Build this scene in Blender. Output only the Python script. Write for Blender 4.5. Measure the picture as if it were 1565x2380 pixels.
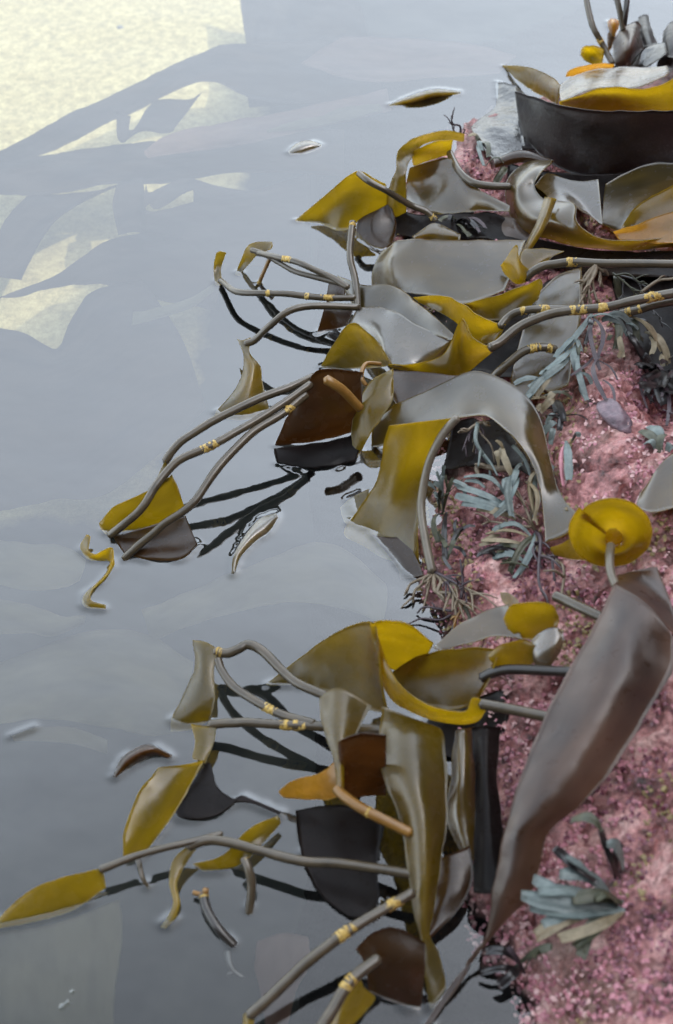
import bpy, math, random
import numpy as np
from mathutils import Vector

sc = bpy.context.scene
for o in list(bpy.data.objects):
    bpy.data.objects.remove(o)
COL = sc.collection
rng = random.Random(7)
nrng = np.random.RandomState(11)

# ------------------------------------------------------------------ camera
CAM_H, PITCH, LENS = 1.46, math.radians(50.0), 50.0
cd = bpy.data.cameras.new("camera")
cam = bpy.data.objects.new("camera", cd)
COL.objects.link(cam)
cam.location = (0, 0, CAM_H)
cam.rotation_euler = (math.pi / 2 - PITCH, 0, 0)
cd.sensor_fit = 'VERTICAL'
cd.sensor_height = 36.0
cd.sensor_width = 36.0 * 673 / 1024
cd.lens = LENS
cd.clip_start = 0.05
cd.clip_end = 500.0
cd.dof.use_dof = True
cd.dof.focus_distance = 2.02
cd.dof.aperture_fstop = 4.2
sc.camera = cam

# ------------------------------------------------------------------ sky, sun, exposure
SUN_EL, SUN_AZ = math.radians(52), math.radians(90)     # azimuth from +Y (ahead), negative = left
w = bpy.data.worlds.new("World")
sc.world = w
w.use_nodes = True
nt = w.node_tree
nt.nodes.clear()
out = nt.nodes.new('ShaderNodeOutputWorld')
bg = nt.nodes.new('ShaderNodeBackground')
sky = nt.nodes.new('ShaderNodeTexSky')
sky.sky_type = 'NISHITA'
sky.sun_disc = False
sky.sun_elevation = SUN_EL
sky.sun_rotation = SUN_AZ
sky.air_density = 1.0
sky.dust_density = 2.0
sky.ozone_density = 1.0
hsv = nt.nodes.new('ShaderNodeHueSaturation')
hsv.inputs['Hue'].default_value = 0.482
hsv.inputs['Saturation'].default_value = 0.37
nt.links.new(sky.outputs[0], hsv.inputs['Color'])
nt.links.new(hsv.outputs[0], bg.inputs['Color'])
bg.inputs['Strength'].default_value = 0.15
nt.links.new(bg.outputs[0], out.inputs['Surface'])

sl = bpy.data.lights.new("sun", 'SUN')
sun = bpy.data.objects.new("sun", sl)
COL.objects.link(sun)
sl.energy = 0.9
sl.angle = math.radians(0.6)
sl.color = (1.0, 0.95, 0.86)
sdir = Vector((math.sin(SUN_AZ) * math.cos(SUN_EL), math.cos(SUN_AZ) * math.cos(SUN_EL), math.sin(SUN_EL)))
sun.rotation_euler = (-sdir).to_track_quat('-Z', 'Y').to_euler()
sun.location = (-2, 3, 4)

sc.view_settings.view_transform = 'Standard'
sc.view_settings.look = 'None'
sc.view_settings.gamma = 1.0
sc.view_settings.exposure = 2.42
sc.view_settings.use_curve_mapping = False
sc.render.engine = 'CYCLES'
sc.cycles.use_denoising = True
sc.cycles.max_bounces = 10
sc.cycles.transparent_max_bounces = 12
sc.cycles.caustics_reflective = False
sc.cycles.caustics_refractive = False
sc.cycles.sample_clamp_indirect = 6.0

# ------------------------------------------------------------------ small maths
W0, H0 = 1565.0, 2380.0           # grid in which the places of things were measured
TH = 18.0 / LENS
FW = np.array([0, math.cos(PITCH), -math.sin(PITCH)])
UP = np.array([0, math.sin(PITCH), math.cos(PITCH)])
CP = np.array([0, 0, CAM_H])


def ray(px, py):
    X = (px - W0 / 2) / (H0 / 2) * TH
    Y = (H0 / 2 - py) / (H0 / 2) * TH
    return np.array([X, 0, 0]) + FW + UP * Y


def at(px, py, z):
    d = ray(px, py)
    return CP + d * ((z - CAM_H) / d[2])


def hash2(ix, iy, seed):
    n = (ix.astype(np.int64) * 374761393 + iy.astype(np.int64) * 668265263 + seed * 1442695041) & 0x7fffffff
    n = ((n ^ (n >> 13)) * 1274126177) & 0x7fffffff
    n = (n ^ (n >> 16)) & 0xffff
    return n / 65535.0


def vnoise(x, y, seed=0):
    x = np.asarray(x, float); y = np.asarray(y, float)
    ix = np.floor(x); iy = np.floor(y)
    fx = x - ix; fy = y - iy
    fx = fx * fx * (3 - 2 * fx); fy = fy * fy * (3 - 2 * fy)
    a = hash2(ix, iy, seed); b = hash2(ix + 1, iy, seed)
    c = hash2(ix, iy + 1, seed); d = hash2(ix + 1, iy + 1, seed)
    return (a * (1 - fx) + b * fx) * (1 - fy) + (c * (1 - fx) + d * fx) * fy


def fbm(x, y, seed=0, oct=4, gain=0.5):
    s = 0; a = 1; t = 0
    for k in range(oct):
        s = s + a * (vnoise(x * 2 ** k, y * 2 ** k, seed + k * 17) - 0.5) * 2
        t += a; a *= gain
    return s / t


# rock height: thin plate spline through measured places (px, py, height in m)
ROCK = [(880, 330, -.10), (840, 470, -.10), (800, 620, -.12), (760, 900, -.14), (740, 1200, -.15), (760, 1500, -.15),
        (720, 1900, -.16), (760, 2400, -.14), (500, 700, -.22), (300, 1500, -.25), (300, 2300, -.24), (500, 200, -.22), (1000, 60, -.2), (1250, 30, -.16),
        (1040, 315, .0), (935, 430, .0), (915, 560, .0), (985, 1380, .0), (1045, 1485, .0), (1040, 1750, -.01), (1070, 2000, -.005), (1130, 2235, .0), (1215, 2330, .0),
        (960, 1180, -.01), (930, 950, -.01), (1090, 370, .035), (1010, 540, .02), (1150, 230, -.02), (1300, 150, -.04), (1500, 60, -.04), (1650, 150, .02),
        (1200, 430, .03), (1400, 430, .04), (1560, 330, .06), (1560, 500, .07), (1200, 620, .04), (1100, 720, .03), (1300, 760, .055), (1500, 640, .07),
        (1520, 800, .06), (1420, 840, .105), (1400, 950, .14), (1420, 1080, .145), (1530, 930, .06), (1600, 1000, .08), (1330, 900, .07), (1200, 1000, .03), (1280, 1080, .085),
        (1150, 1180, .035), (1090, 1330, .035), (1170, 1420, .055), (1300, 1300, .085), (1450, 1280, .12), (1570, 1250, .15), (1100, 1560, .03),
        (1300, 1560, .08), (1500, 1560, .12), (1200, 1780, .05), (1350, 1900, .09), (1540, 1850, .14), (1250, 2120, .045), (1420, 2120, .09), (1550, 2100, .13),
        (1330, 2300, .06), (1500, 2330, .12), (1900, 2300, .26), (1900, 1700, .28), (1900, 1100, .25), (1900, 600, .16), (1900, 250, .1)]
RP = np.array([at(*r) for r in ROCK])


def _tps(d2):
    return 0.5 * d2 * np.log(d2 + 1e-9)


def _fit():
    n = len(RP)
    D = ((RP[:, None, :2] - RP[None, :, :2]) ** 2).sum(-1)
    A = np.zeros((n + 3, n + 3))
    A[:n, :n] = _tps(D) + np.eye(n) * 2e-4
    A[:n, n] = 1; A[:n, n + 1:] = RP[:, :2]
    A[n:, :n] = A[:n, n:].T
    b = np.zeros(n + 3); b[:n] = RP[:, 2]
    return np.linalg.solve(A, b)


TPSW = _fit()


def rockh(x, y):
    x = np.asarray(x, float); y = np.asarray(y, float)
    s = TPSW[-3] + TPSW[-2] * x + TPSW[-1] * y
    for k in range(len(RP)):
        s = s + TPSW[k] * _tps((x - RP[k, 0]) ** 2 + (y - RP[k, 1]) ** 2)
    return np.clip(s, -0.4, 0.42)


def P(px, py, zcm, clear=0.006):
    """a point on the sight line at a height above the water, lifted clear of the rock"""
    z = zcm / 100.0
    p = at(px, py, z)
    if zcm > -0.5:
        for _ in range(60):
            if p[2] >= float(rockh(p[0], p[1])) + clear:
                break
            z += 0.004
            p = at(px, py, z)
    return p


def on_rock(px, py, up=0.0):
    lo = at(px, py, 0.4); hi = at(px, py, -0.4)
    for t in np.linspace(0, 1, 161):
        p = lo * (1 - t) + hi * t
        if p[2] <= float(rockh(p[0], p[1])):
            return p + np.array([0, 0, up])
    return at(px, py, 0)


def catmull(pts, n):
    """pts (k,...,3) -> smooth resample with n segments per span along axis 0"""
    pts = np.asarray(pts, float)
    k = len(pts)
    ext = np.concatenate([[2 * pts[0] - pts[1]], pts, [2 * pts[-1] - pts[-2]]])
    res = []
    for i in range(k - 1):
        p0, p1, p2, p3 = ext[i], ext[i + 1], ext[i + 2], ext[i + 3]
        for j in range(n):
            t = j / n
            res.append(0.5 * ((2 * p1) + (-p0 + p2) * t + (2 * p0 - 5 * p1 + 4 * p2 - p3) * t * t + (-p0 + 3 * p1 - 3 * p2 + p3) * t ** 3))
    res.append(pts[-1])
    return np.array(res)


# ------------------------------------------------------------------ object helpers
def mesh_obj(name, verts, faces, mats, parent=None, smooth=True, uv=None, midx=None):
    me = bpy.data.meshes.new(name)
    me.from_pydata([tuple(map(float, v)) for v in verts], [], [tuple(map(int, f)) for f in faces])
    for m in (mats if isinstance(mats, (list, tuple)) else [mats]):
        me.materials.append(m)
    if smooth:
        me.polygons.foreach_set('use_smooth', [True] * len(me.polygons))
    if midx is not None:
        me.polygons.foreach_set('material_index', midx)
    if uv is not None:
        lay = me.uv_layers.new(name='UVMap')
        vi = np.empty(len(me.loops), dtype=np.int32)
        me.loops.foreach_get('vertex_index', vi)
        lay.data.foreach_set('uv', np.asarray(uv, np.float32)[vi].ravel())
    me.update()
    o = bpy.data.objects.new(name, me)
    COL.objects.link(o)
    if parent is not None:
        o.parent = parent
        o.matrix_parent_inverse = parent.matrix_world.inverted()
    return o


def tag(o, label=None, cat=None, group=None, kind=None):
    if label: o['label'] = label
    if cat: o['category'] = cat
    if group: o['group'] = group
    if kind: o['kind'] = kind
    return o


def thing(name, label, cat, loc=(0, 0, 0), group=None):
    o = bpy.data.objects.new(name, None)
    COL.objects.link(o)
    o.empty_display_size = 0.03
    o.location = tuple(map(float, loc))
    bpy.context.view_layer.update()
    return tag(o, label, cat, group)


def grid_faces(nu, nv, off=0, flip=False):
    f = []
    for i in range(nu - 1):
        for j in range(nv - 1):
            a = off + i * nv + j
            q = (a, a + 1, a + nv + 1, a + nv)
            f.append(q[::-1] if flip else q)
    return f


ALLPTS = []      # where weed meets the water: for the meniscus


def sheet(G, thick, mat, name, parent=None, ruf=0.0015, seed=0, undul=0.0012):
    """a thin leathery blade from a grid of points (along, across, 3)"""
    nu, nv = G.shape[:2]
    du = np.gradient(G, axis=0); dv = np.gradient(G, axis=1)
    N = np.cross(du, dv)
    L = np.linalg.norm(N, axis=-1, keepdims=True)
    N = N / np.maximum(L, 1e-9)
    bad = (L[..., 0] < 1e-9)
    N[bad] = (0, 0, 1)
    alen = np.concatenate([[0], np.cumsum(np.linalg.norm(np.diff(G[:, nv // 2], axis=0), axis=-1))])
    c = np.linspace(-1, 1, nv)[None, :]
    s = alen[:, None] + 0 * c
    cc = c + 0 * s
    width = np.linalg.norm(G[:, -1] - G[:, 0], axis=-1)[:, None] + 0 * cc
    edge = np.abs(cc) ** 3
    damp = np.clip(width / 0.03, 0, 1)
    disp = ruf * edge * damp * (vnoise(s * 55 + seed * 3.1, cc * 1.0 + 5, seed) - .5) * 2
    disp += undul * damp * fbm(s * 16 + seed, cc * width * 8 + 3 + seed, seed + 5, 3)
    G = G + N * disp[..., None]
    side = G[:, -1] - G[:, 0]
    side = side / np.maximum(np.linalg.norm(side, axis=-1, keepdims=True), 1e-6)
    wob = 0.0016 * damp * (fbm(s * 60 + seed * 7, cc * .5 + 9, seed + 31, 3)) * np.abs(cc) ** 2 * np.sign(cc)
    G = G + side[:, None, :] * wob[..., None]
    h = thick * 0.5 * (1 - 0.6 * np.abs(cc) ** 4)[..., None]
    A = (G + N * h).reshape(-1, 3); B = (G - N * h).reshape(-1, 3)
    n = nu * nv
    V = np.concatenate([A, B])
    F = grid_faces(nu, nv) + grid_faces(nu, nv, n, True)
    bd = [i * nv for i in range(nu)] + [(nu - 1) * nv + j for j in range(1, nv)] + [i * nv + nv - 1 for i in range(nu - 2, -1, -1)] + [j for j in range(nv - 2, 0, -1)]
    for i in range(len(bd)):
        a, b = bd[i], bd[(i + 1) % len(bd)]
        F.append((b, a, a + n, b + n))
    uv = np.stack([(cc * width * .5), s], -1).reshape(-1, 2) + np.array([seed * 0.37, seed * 0.11])
    ALLPTS.append(G.reshape(-1, 3))
    return mesh_obj(name, V, F, mat, parent, True, np.concatenate([uv, uv]))


_seed = [0]


def blade(rows, mat, name='blade', parent=None, thick=0.0026, ruf=0.0016, nu=9, nv=8, undul=0.0012):
    _seed[0] += 1
    pts = np.array([[P(*q) for q in r] for r in rows])
    G = catmull(pts, nu)
    G = np.swapaxes(catmull(np.swapaxes(G, 0, 1), nv), 0, 1)
    return sheet(G, thick, mat, name, parent, ruf, _seed[0], undul)


def tube_mesh(C, R, ns=12, flat=1.0):
    C = np.asarray(C); R = np.asarray(R)
    T = np.gradient(C, axis=0)
    T /= np.maximum(np.linalg.norm(T, axis=-1, keepdims=True), 1e-9)
    ref = np.array([0, 0, 1.0])
    V = []
    for i in range(len(C)):
        s = np.cross(T[i], ref)
        if np.linalg.norm(s) < 1e-3:
            s = np.cross(T[i], np.array([1.0, 0, 0]))
        s /= np.linalg.norm(s)
        u = np.cross(s, T[i])
        for k in range(ns):
            a = 2 * math.pi * k / ns
            V.append(C[i] + (s * math.cos(a) + u * math.sin(a) * flat) * R[i])
    F = []
    for i in range(len(C) - 1):
        for k in range(ns):
            a = i * ns + k; b = i * ns + (k + 1) % ns
            F.append((a, b, b + ns, a + ns))
    V.append(C[0] - T[0] * R[0] * .6); V.append(C[-1] + T[-1] * R[-1] * .6)
    n = len(V)
    for k in range(ns):
        F.append((n - 2, (k + 1) % ns, k))
        F.append((n - 1, (len(C) - 1) * ns + k, (len(C) - 1) * ns + (k + 1) % ns))
    return np.array(V), F


def stipe(pts, mat, r=0.0052, parent=None, name='stipe', crusts=(), r2=None, flat=1.0):
    _seed[0] += 1
    C = catmull([P(*q) for q in pts], 12)
    t = np.linspace(0, 1, len(C))
    R = r + ((r2 if r2 is not None else r) - r) * t
    LEN = float(np.linalg.norm(np.diff(C, axis=0), axis=-1).sum())
    fq = LEN / .30
    R = R * (1 + 0.07 * fbm(t * 9 * fq + _seed[0], t * 0, _seed[0], 3))
    jit = np.stack([fbm(t * 5 * fq + q + _seed[0], t * 0, _seed[0] + q, 2) for q in (1, 2, 3)], -1) * (min(.003, .008 * LEN) * np.sin(np.pi * t) ** .5)[:, None]
    C = C + jit
    V, F = tube_mesh(C, R, 14, flat)
    ALLPTS.append(C)
    uv = np.stack([np.zeros(len(V)), np.repeat(np.linspace(0, 1, len(V) // 14 + 1), 14)[:len(V)]], -1)
    o = mesh_obj(name, V, F, mat, parent, True, uv)
    for (a, b) in crusts:
        i0 = int(a * (len(C) - 1)); i1 = max(i0 + 2, int(b * (len(C) - 1)))
        D = catmull(C[i0:i1 + 1], 6)
        tt = np.linspace(0, 1, len(D))
        RR = np.interp(np.linspace(i0, i1, len(D)), np.arange(len(R)), R)
        V, F = tube_mesh(D, np.full(len(D), 1.0), 16)
        k = np.repeat(np.arange(len(D)), 16)
        ang = np.tile(np.arange(16), len(D))
        lum = .7 * vnoise(k * .22 + a * 50, ang * .4, 3) + .3 * vnoise(k * .9 + a * 50, ang * .8, 5)
        rad = RR[k] * (0.84 + .44 * lum * np.sin(np.pi * np.clip(tt[k], .02, .98)) ** .5)
        V[:-2] = D[k] + (V[:-2] - D[k]) * rad[:, None]
        V[-2] = D[0]; V[-1] = D[-1]
        mesh_obj('crust_patch', V, F, M['crust'], o, True)
    return o


# ------------------------------------------------------------------ materials
M = {}


def new_mat(name):
    m = bpy.data.materials.new(name)
    m.use_nodes = True
    t = m.node_tree
    t.nodes.clear()
    o = t.nodes.new('ShaderNodeOutputMaterial')
    return m, t, o


def N_(t, kind, **kw):
    n = t.nodes.new('ShaderNode' + kind)
    for k, v in kw.items():
        if k in n.inputs:
            n.inputs[k].default_value = v
        else:
            setattr(n, k, v)
    return n


def ramp(t, stops):
    r = t.nodes.new('ShaderNodeValToRGB')
    while len(r.color_ramp.elements) < len(stops):
        r.color_ramp.elements.new(0.5)
    for e, (p, c) in zip(r.color_ramp.elements, stops):
        e.position = p
        e.color = (*c, 1) if len(c) == 3 else c
    return r


def kelp_mat(name, c1, c2, trans, tcol, rough=0.2, ior=1.5, bump=0.2, spots=0.0):
    """wet leathery weed: base pigment mottled along the blade, translucent, glossy film"""
    m, t, o = new_mat(name)
    uv = N_(t, 'UVMap')
    mp = N_(t, 'Mapping'); mp.inputs['Scale'].default_value = (22, 8, 1)
    t.links.new(uv.outputs[0], mp.inputs[0])
    n1 = N_(t, 'TexNoise', Scale=1.0, Detail=5.0, Roughness=0.5)
    t.links.new(mp.outputs[0], n1.inputs['Vector'])
    r1 = ramp(t, [(0.34, [q * .8 for q in c1]), (0.64, c2)])
    t.links.new(n1.outputs[0], r1.inputs[0])
    geo = N_(t, 'NewGeometry')
    n2 = N_(t, 'TexNoise', Scale=320.0, Detail=2.0)
    t.links.new(geo.outputs['Position'], n2.inputs['Vector'])
    sp = N_(t, 'MapRange'); sp.inputs[1].default_value = .5; sp.inputs[2].default_value = .72
    sp.inputs[3].default_value = 1.0; sp.inputs[4].default_value = 1.0 + spots
    t.links.new(n2.outputs[0], sp.inputs[0])
    mul = N_(t, 'VectorMath', operation='SCALE')
    t.links.new(r1.outputs[0], mul.inputs[0]); t.links.new(sp.outputs[0], mul.inputs['Scale'])
    n3 = N_(t, 'TexNoise', Scale=55.0, Detail=3.0)
    t.links.new(geo.outputs['Position'], n3.inputs['Vector'])
    rr = N_(t, 'MapRange'); rr.inputs[1].default_value = .3; rr.inputs[2].default_value = .7
    rr.inputs[3].default_value = rough * .75; rr.inputs[4].default_value = rough * 1.35
    t.links.new(n3.outputs[0], rr.inputs[0])
    b = N_(t, 'Bump', Strength=bump, Distance=0.002)
    addn = N_(t, 'Math', operation='MULTIPLY_ADD'); addn.inputs[1].default_value = .22
    t.links.new(n2.outputs[0], addn.inputs[0]); t.links.new(n3.outputs[0], addn.inputs[2])
    wr = N_(t, 'Math', operation='MULTIPLY_ADD'); wr.inputs[1].default_value = .9
    t.links.new(n1.outputs[0], wr.inputs[0]); t.links.new(addn.outputs[0], wr.inputs[2])
    t.links.new(wr.outputs[0], b.inputs['Height'])
    p = N_(t, 'BsdfPrincipled', IOR=ior)
    t.links.new(mul.outputs[0], p.inputs['Base Color'])
    t.links.new(rr.outputs[0], p.inputs['Roughness'])
    t.links.new(b.outputs[0], p.inputs['Normal'])
    tr = N_(t, 'BsdfTranslucent')
    tm = N_(t, 'MixRGB', blend_type='MULTIPLY'); tm.inputs[0].default_value = 1.0
    tm.inputs[1].default_value = (*[trans * q for q in tcol], 1)
    sc2 = N_(t, 'MapRange'); sc2.inputs[1].default_value = .33; sc2.inputs[2].default_value = .64
    sc2.inputs[3].default_value = .72; sc2.inputs[4].default_value = 1.05
    t.links.new(n1.outputs[0], sc2.inputs[0])
    t.links.new(sc2.outputs[0], tm.inputs[2])
    t.links.new(tm.outputs[0], tr.inputs['Color'])
    ad = N_(t, 'AddShader')
    t.links.new(p.outputs[0], ad.inputs[0]); t.links.new(tr.outputs[0], ad.inputs[1])
    t.links.new(ad.outputs[0], o.inputs['Surface'])
    M[name] = m


kelp_mat('yellow', (.038, .029, .003), (.050, .038, .004), .60, (1.0, .78, .08), rough=.24, ior=1.48)
kelp_mat('olive', (.026, .0198, .004), (.036, .027, .005), .50, (1.0, .79, .13), rough=.26, ior=1.52)
kelp_mat('grey', (.020, .0150, .0045), (.035, .0255, .0065), .36, (1.0, .74, .16), rough=.22, ior=1.76)
kelp_mat('pale', (.034, .028, .018), (.048, .040, .027), .36, (1.0, .80, .34), rough=.24, ior=2.05)
kelp_mat('brown', (.016, .0085, .0036), (.024, .0125, .0048), .20, (1.0, .55, .2), rough=.24, ior=1.5)
kelp_mat('dark', (.0045, .0036, .0038), (.010, .0078, .0078), .08, (1.0, .6, .4), rough=.38, bump=.6, spots=2.2, ior=1.42)
kelp_mat('shade', (.0045, .0036, .0036), (.010, .0075, .0070), .04, (1.0, .6, .4), rough=.3, ior=1.2, bump=.3)  # near-black: shade and mirror images put into colour; also the black strap
kelp_mat('amber', (.085, .050, .008), (.11, .066, .013), .68, (1.0, .68, .16), rough=.26)
kelp_mat('purple', (.018, .0105, .007), (.058, .037, .025), .26, (1.0, .66, .44), rough=.32, ior=1.52, bump=.3)
kelp_mat('silver', (.012, .012, .012), (.03, .03, .029), .14, (1.0, .8, .5), rough=.16, ior=1.75, bump=1.6)
kelp_mat('sub_brown', (.010, .009, .009), (.020, .016, .014), .08, (1, .7, .4), rough=.6, ior=1.05)
kelp_mat('sub_red', (.042, .027, .024), (.064, .042, .035), .15, (1, .7, .5), rough=.6, ior=1.05)
kelp_mat('sub_tan', (.026, .026, .017), (.052, .047, .030), .15, (1, .85, .5), rough=.6, ior=1.05)


def simple(name, stops, scale=60, rough=.5, bump=.3, ior=1.5, detail=5.0, dist=.002):
    m, t, o = new_mat(name)
    geo = N_(t, 'NewGeometry')
    n = N_(t, 'TexNoise', Scale=float(scale), Detail=detail, Roughness=.6)
    t.links.new(geo.outputs['Position'], n.inputs['Vector'])
    r = ramp(t, stops)
    t.links.new(n.outputs[0], r.inputs[0])
    b = N_(t, 'Bump', Strength=bump, Distance=dist)
    t.links.new(n.outputs[0], b.inputs['Height'])
    p = N_(t, 'BsdfPrincipled', IOR=ior, Roughness=rough)
    t.links.new(r.outputs[0], p.inputs['Base Color']); t.links.new(b.outputs[0], p.inputs['Normal'])
    t.links.new(p.outputs[0], o.inputs['Surface'])
    M[name] = m
    return m


simple('stipe', [(.3, (0.0413, 0.0324, 0.0204)), (.7, (0.0723, 0.0550, 0.0330))], 45, .25, .15, 1.6)
simple('stipe_dark', [(.3, (0.0119, 0.0097, 0.0081)), (.7, (0.0243, 0.0194, 0.0151))], 45, .28, .15, 1.6)
simple('stipe_pale', [(.3, (0.0918, 0.0756, 0.0540)), (.7, (0.1404, 0.1188, 0.0864))], 45, .3, .15, 1.55)
simple('stipe_amber', [(.3, (0.1512, 0.0702, 0.0108)), (.7, (0.2268, 0.1188, 0.0270))], 60, .3, .15, 1.55)
simple('crust', [(.3, (.16, .085, .012)), (.5, (.40, .26, .05)), (.72, (.50, .40, .17))], 260, .6, .6)
simple('leaf_blue', [(.3, (0.0819, 0.1071, 0.1040)), (.7, (0.1449, 0.1764, 0.1669))], 120, .45, .3)
simple('leaf_tan', [(.3, (0.1260, 0.1008, 0.0567)), (.7, (0.2268, 0.1827, 0.1134))], 120, .5, .3)
simple('leaf_green', [(.3, (0.0294, 0.0336, 0.0189)), (.7, (0.0588, 0.0588, 0.0315))], 120, .45, .3)
simple('leaf_dark', [(.3, (0.0059, 0.0050, 0.0055)), (.7, (0.0147, 0.0113, 0.0118))], 120, .3, .3, 1.6)
simple('twig_purple', [(.3, (0.0252, 0.0168, 0.0231)), (.7, (0.0546, 0.0357, 0.0420))], 150, .5, .3)
simple('twig_tan', [(.3, (0.1008, 0.0714, 0.0420)), (.7, (0.1890, 0.1512, 0.1050))], 150, .5, .3)
simple('turf_pink', [(.3, (0.3029, 0.1069, 0.1337)), (.7, (0.4633, 0.1960, 0.2317))], 200, .35, .2)
simple('turf_pale', [(.3, (0.4099, 0.2317, 0.2317)), (.7, (0.5702, 0.3742, 0.3564))], 200, .4, .2)
simple('turf_red', [(.3, (0.0980, 0.0267, 0.0446)), (.7, (0.1782, 0.0491, 0.0713))], 200, .35, .2)
simple('turf_olive', [(.3, (0.1069, 0.0757, 0.0267)), (.7, (0.2673, 0.1960, 0.0713))], 200, .45, .2)


def rock_mat():
    m, t, o = new_mat('rock')
    geo = N_(t, 'NewGeometry')
    n1 = N_(t, 'TexNoise', Scale=26.0, Detail=6.0, Roughness=.65)
    n2 = N_(t, 'TexNoise', Scale=150.0, Detail=5.0, Roughness=.7)
    n3 = N_(t, 'TexVoronoi', Scale=120.0)
    n4 = N_(t, 'TexNoise', Scale=9.0, Detail=3.0)
    for n in (n1, n2, n3, n4):
        t.links.new(geo.outputs['Position'], n.inputs['Vector'])
    r1 = ramp(t, [(.32, (.030, .014, .014)), (.42, (.22, .090, .088)), (.53, (.46, .215, .215)), (.68, (.68, .46, .43))])
    t.links.new(n1.outputs[0], r1.inputs[0])
    r2 = ramp(t, [(.30, (.25, .16, .16)), (.5, (.8, .72, .7)), (.75, (1.35, 1.3, 1.2))])
    t.links.new(n2.outputs[0], r2.inputs[0])
    mu = N_(t, 'MixRGB', blend_type='MULTIPLY'); mu.inputs[0].default_value = .85
    t.links.new(r1.outputs[0], mu.inputs[1]); t.links.new(r2.outputs[0], mu.inputs[2])
    r4 = ramp(t, [(.50, (0, 0, 0)), (.68, (1, 1, 1))])
    t.links.new(n4.outputs[0], r4.inputs[0])
    oliv = N_(t, 'MixRGB'); oliv.inputs[2].default_value = (.08, .053, .028, 1)
    fm = N_(t, 'Math', operation='MULTIPLY'); fm.inputs[1].default_value = .6
    t.links.new(r4.outputs[0], fm.inputs[0]); t.links.new(fm.outputs[0], oliv.inputs[0])
    t.links.new(mu.outputs[0], oliv.inputs[1])
    sx = N_(t, 'SeparateXYZ'); t.links.new(geo.outputs['Position'], sx.inputs[0])
    zz = N_(t, 'Math', operation='MULTIPLY_ADD'); zz.inputs[1].default_value = .03
    t.links.new(n4.outputs[0], zz.inputs[0]); t.links.new(sx.outputs[2], zz.inputs[2])
    zr = N_(t, 'MapRange'); zr.inputs[1].default_value = .006; zr.inputs[2].default_value = .026
    t.links.new(zz.outputs[0], zr.inputs[0])
    deep = N_(t, 'MixRGB'); deep.inputs[1].default_value = (.012, .011, .011, 1)
    t.links.new(zr.outputs[0], deep.inputs[0]); t.links.new(oliv.outputs[0], deep.inputs[2])
    b = N_(t, 'Bump', Strength=.8, Distance=.004)
    ad = N_(t, 'Math', operation='ADD')
    t.links.new(n2.outputs[0], ad.inputs[0]); t.links.new(n3.outputs[0], ad.inputs[1])
    t.links.new(ad.outputs[0], b.inputs['Height'])
    p = N_(t, 'BsdfPrincipled', Roughness=.3, IOR=1.5)
    hl = N_(t, 'Math', operation='MULTIPLY'); hl.inputs[1].default_value = .5
    t.links.new(zr.outputs[0], hl.inputs[0]); t.links.new(hl.outputs[0], p.inputs['Specular IOR Level'])
    t.links.new(deep.outputs[0], p.inputs['Base Color']); t.links.new(b.outputs[0], p.inputs['Normal'])
    t.links.new(p.outputs[0], o.inputs['Surface'])
    M['rock'] = m


rock_mat()


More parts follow.
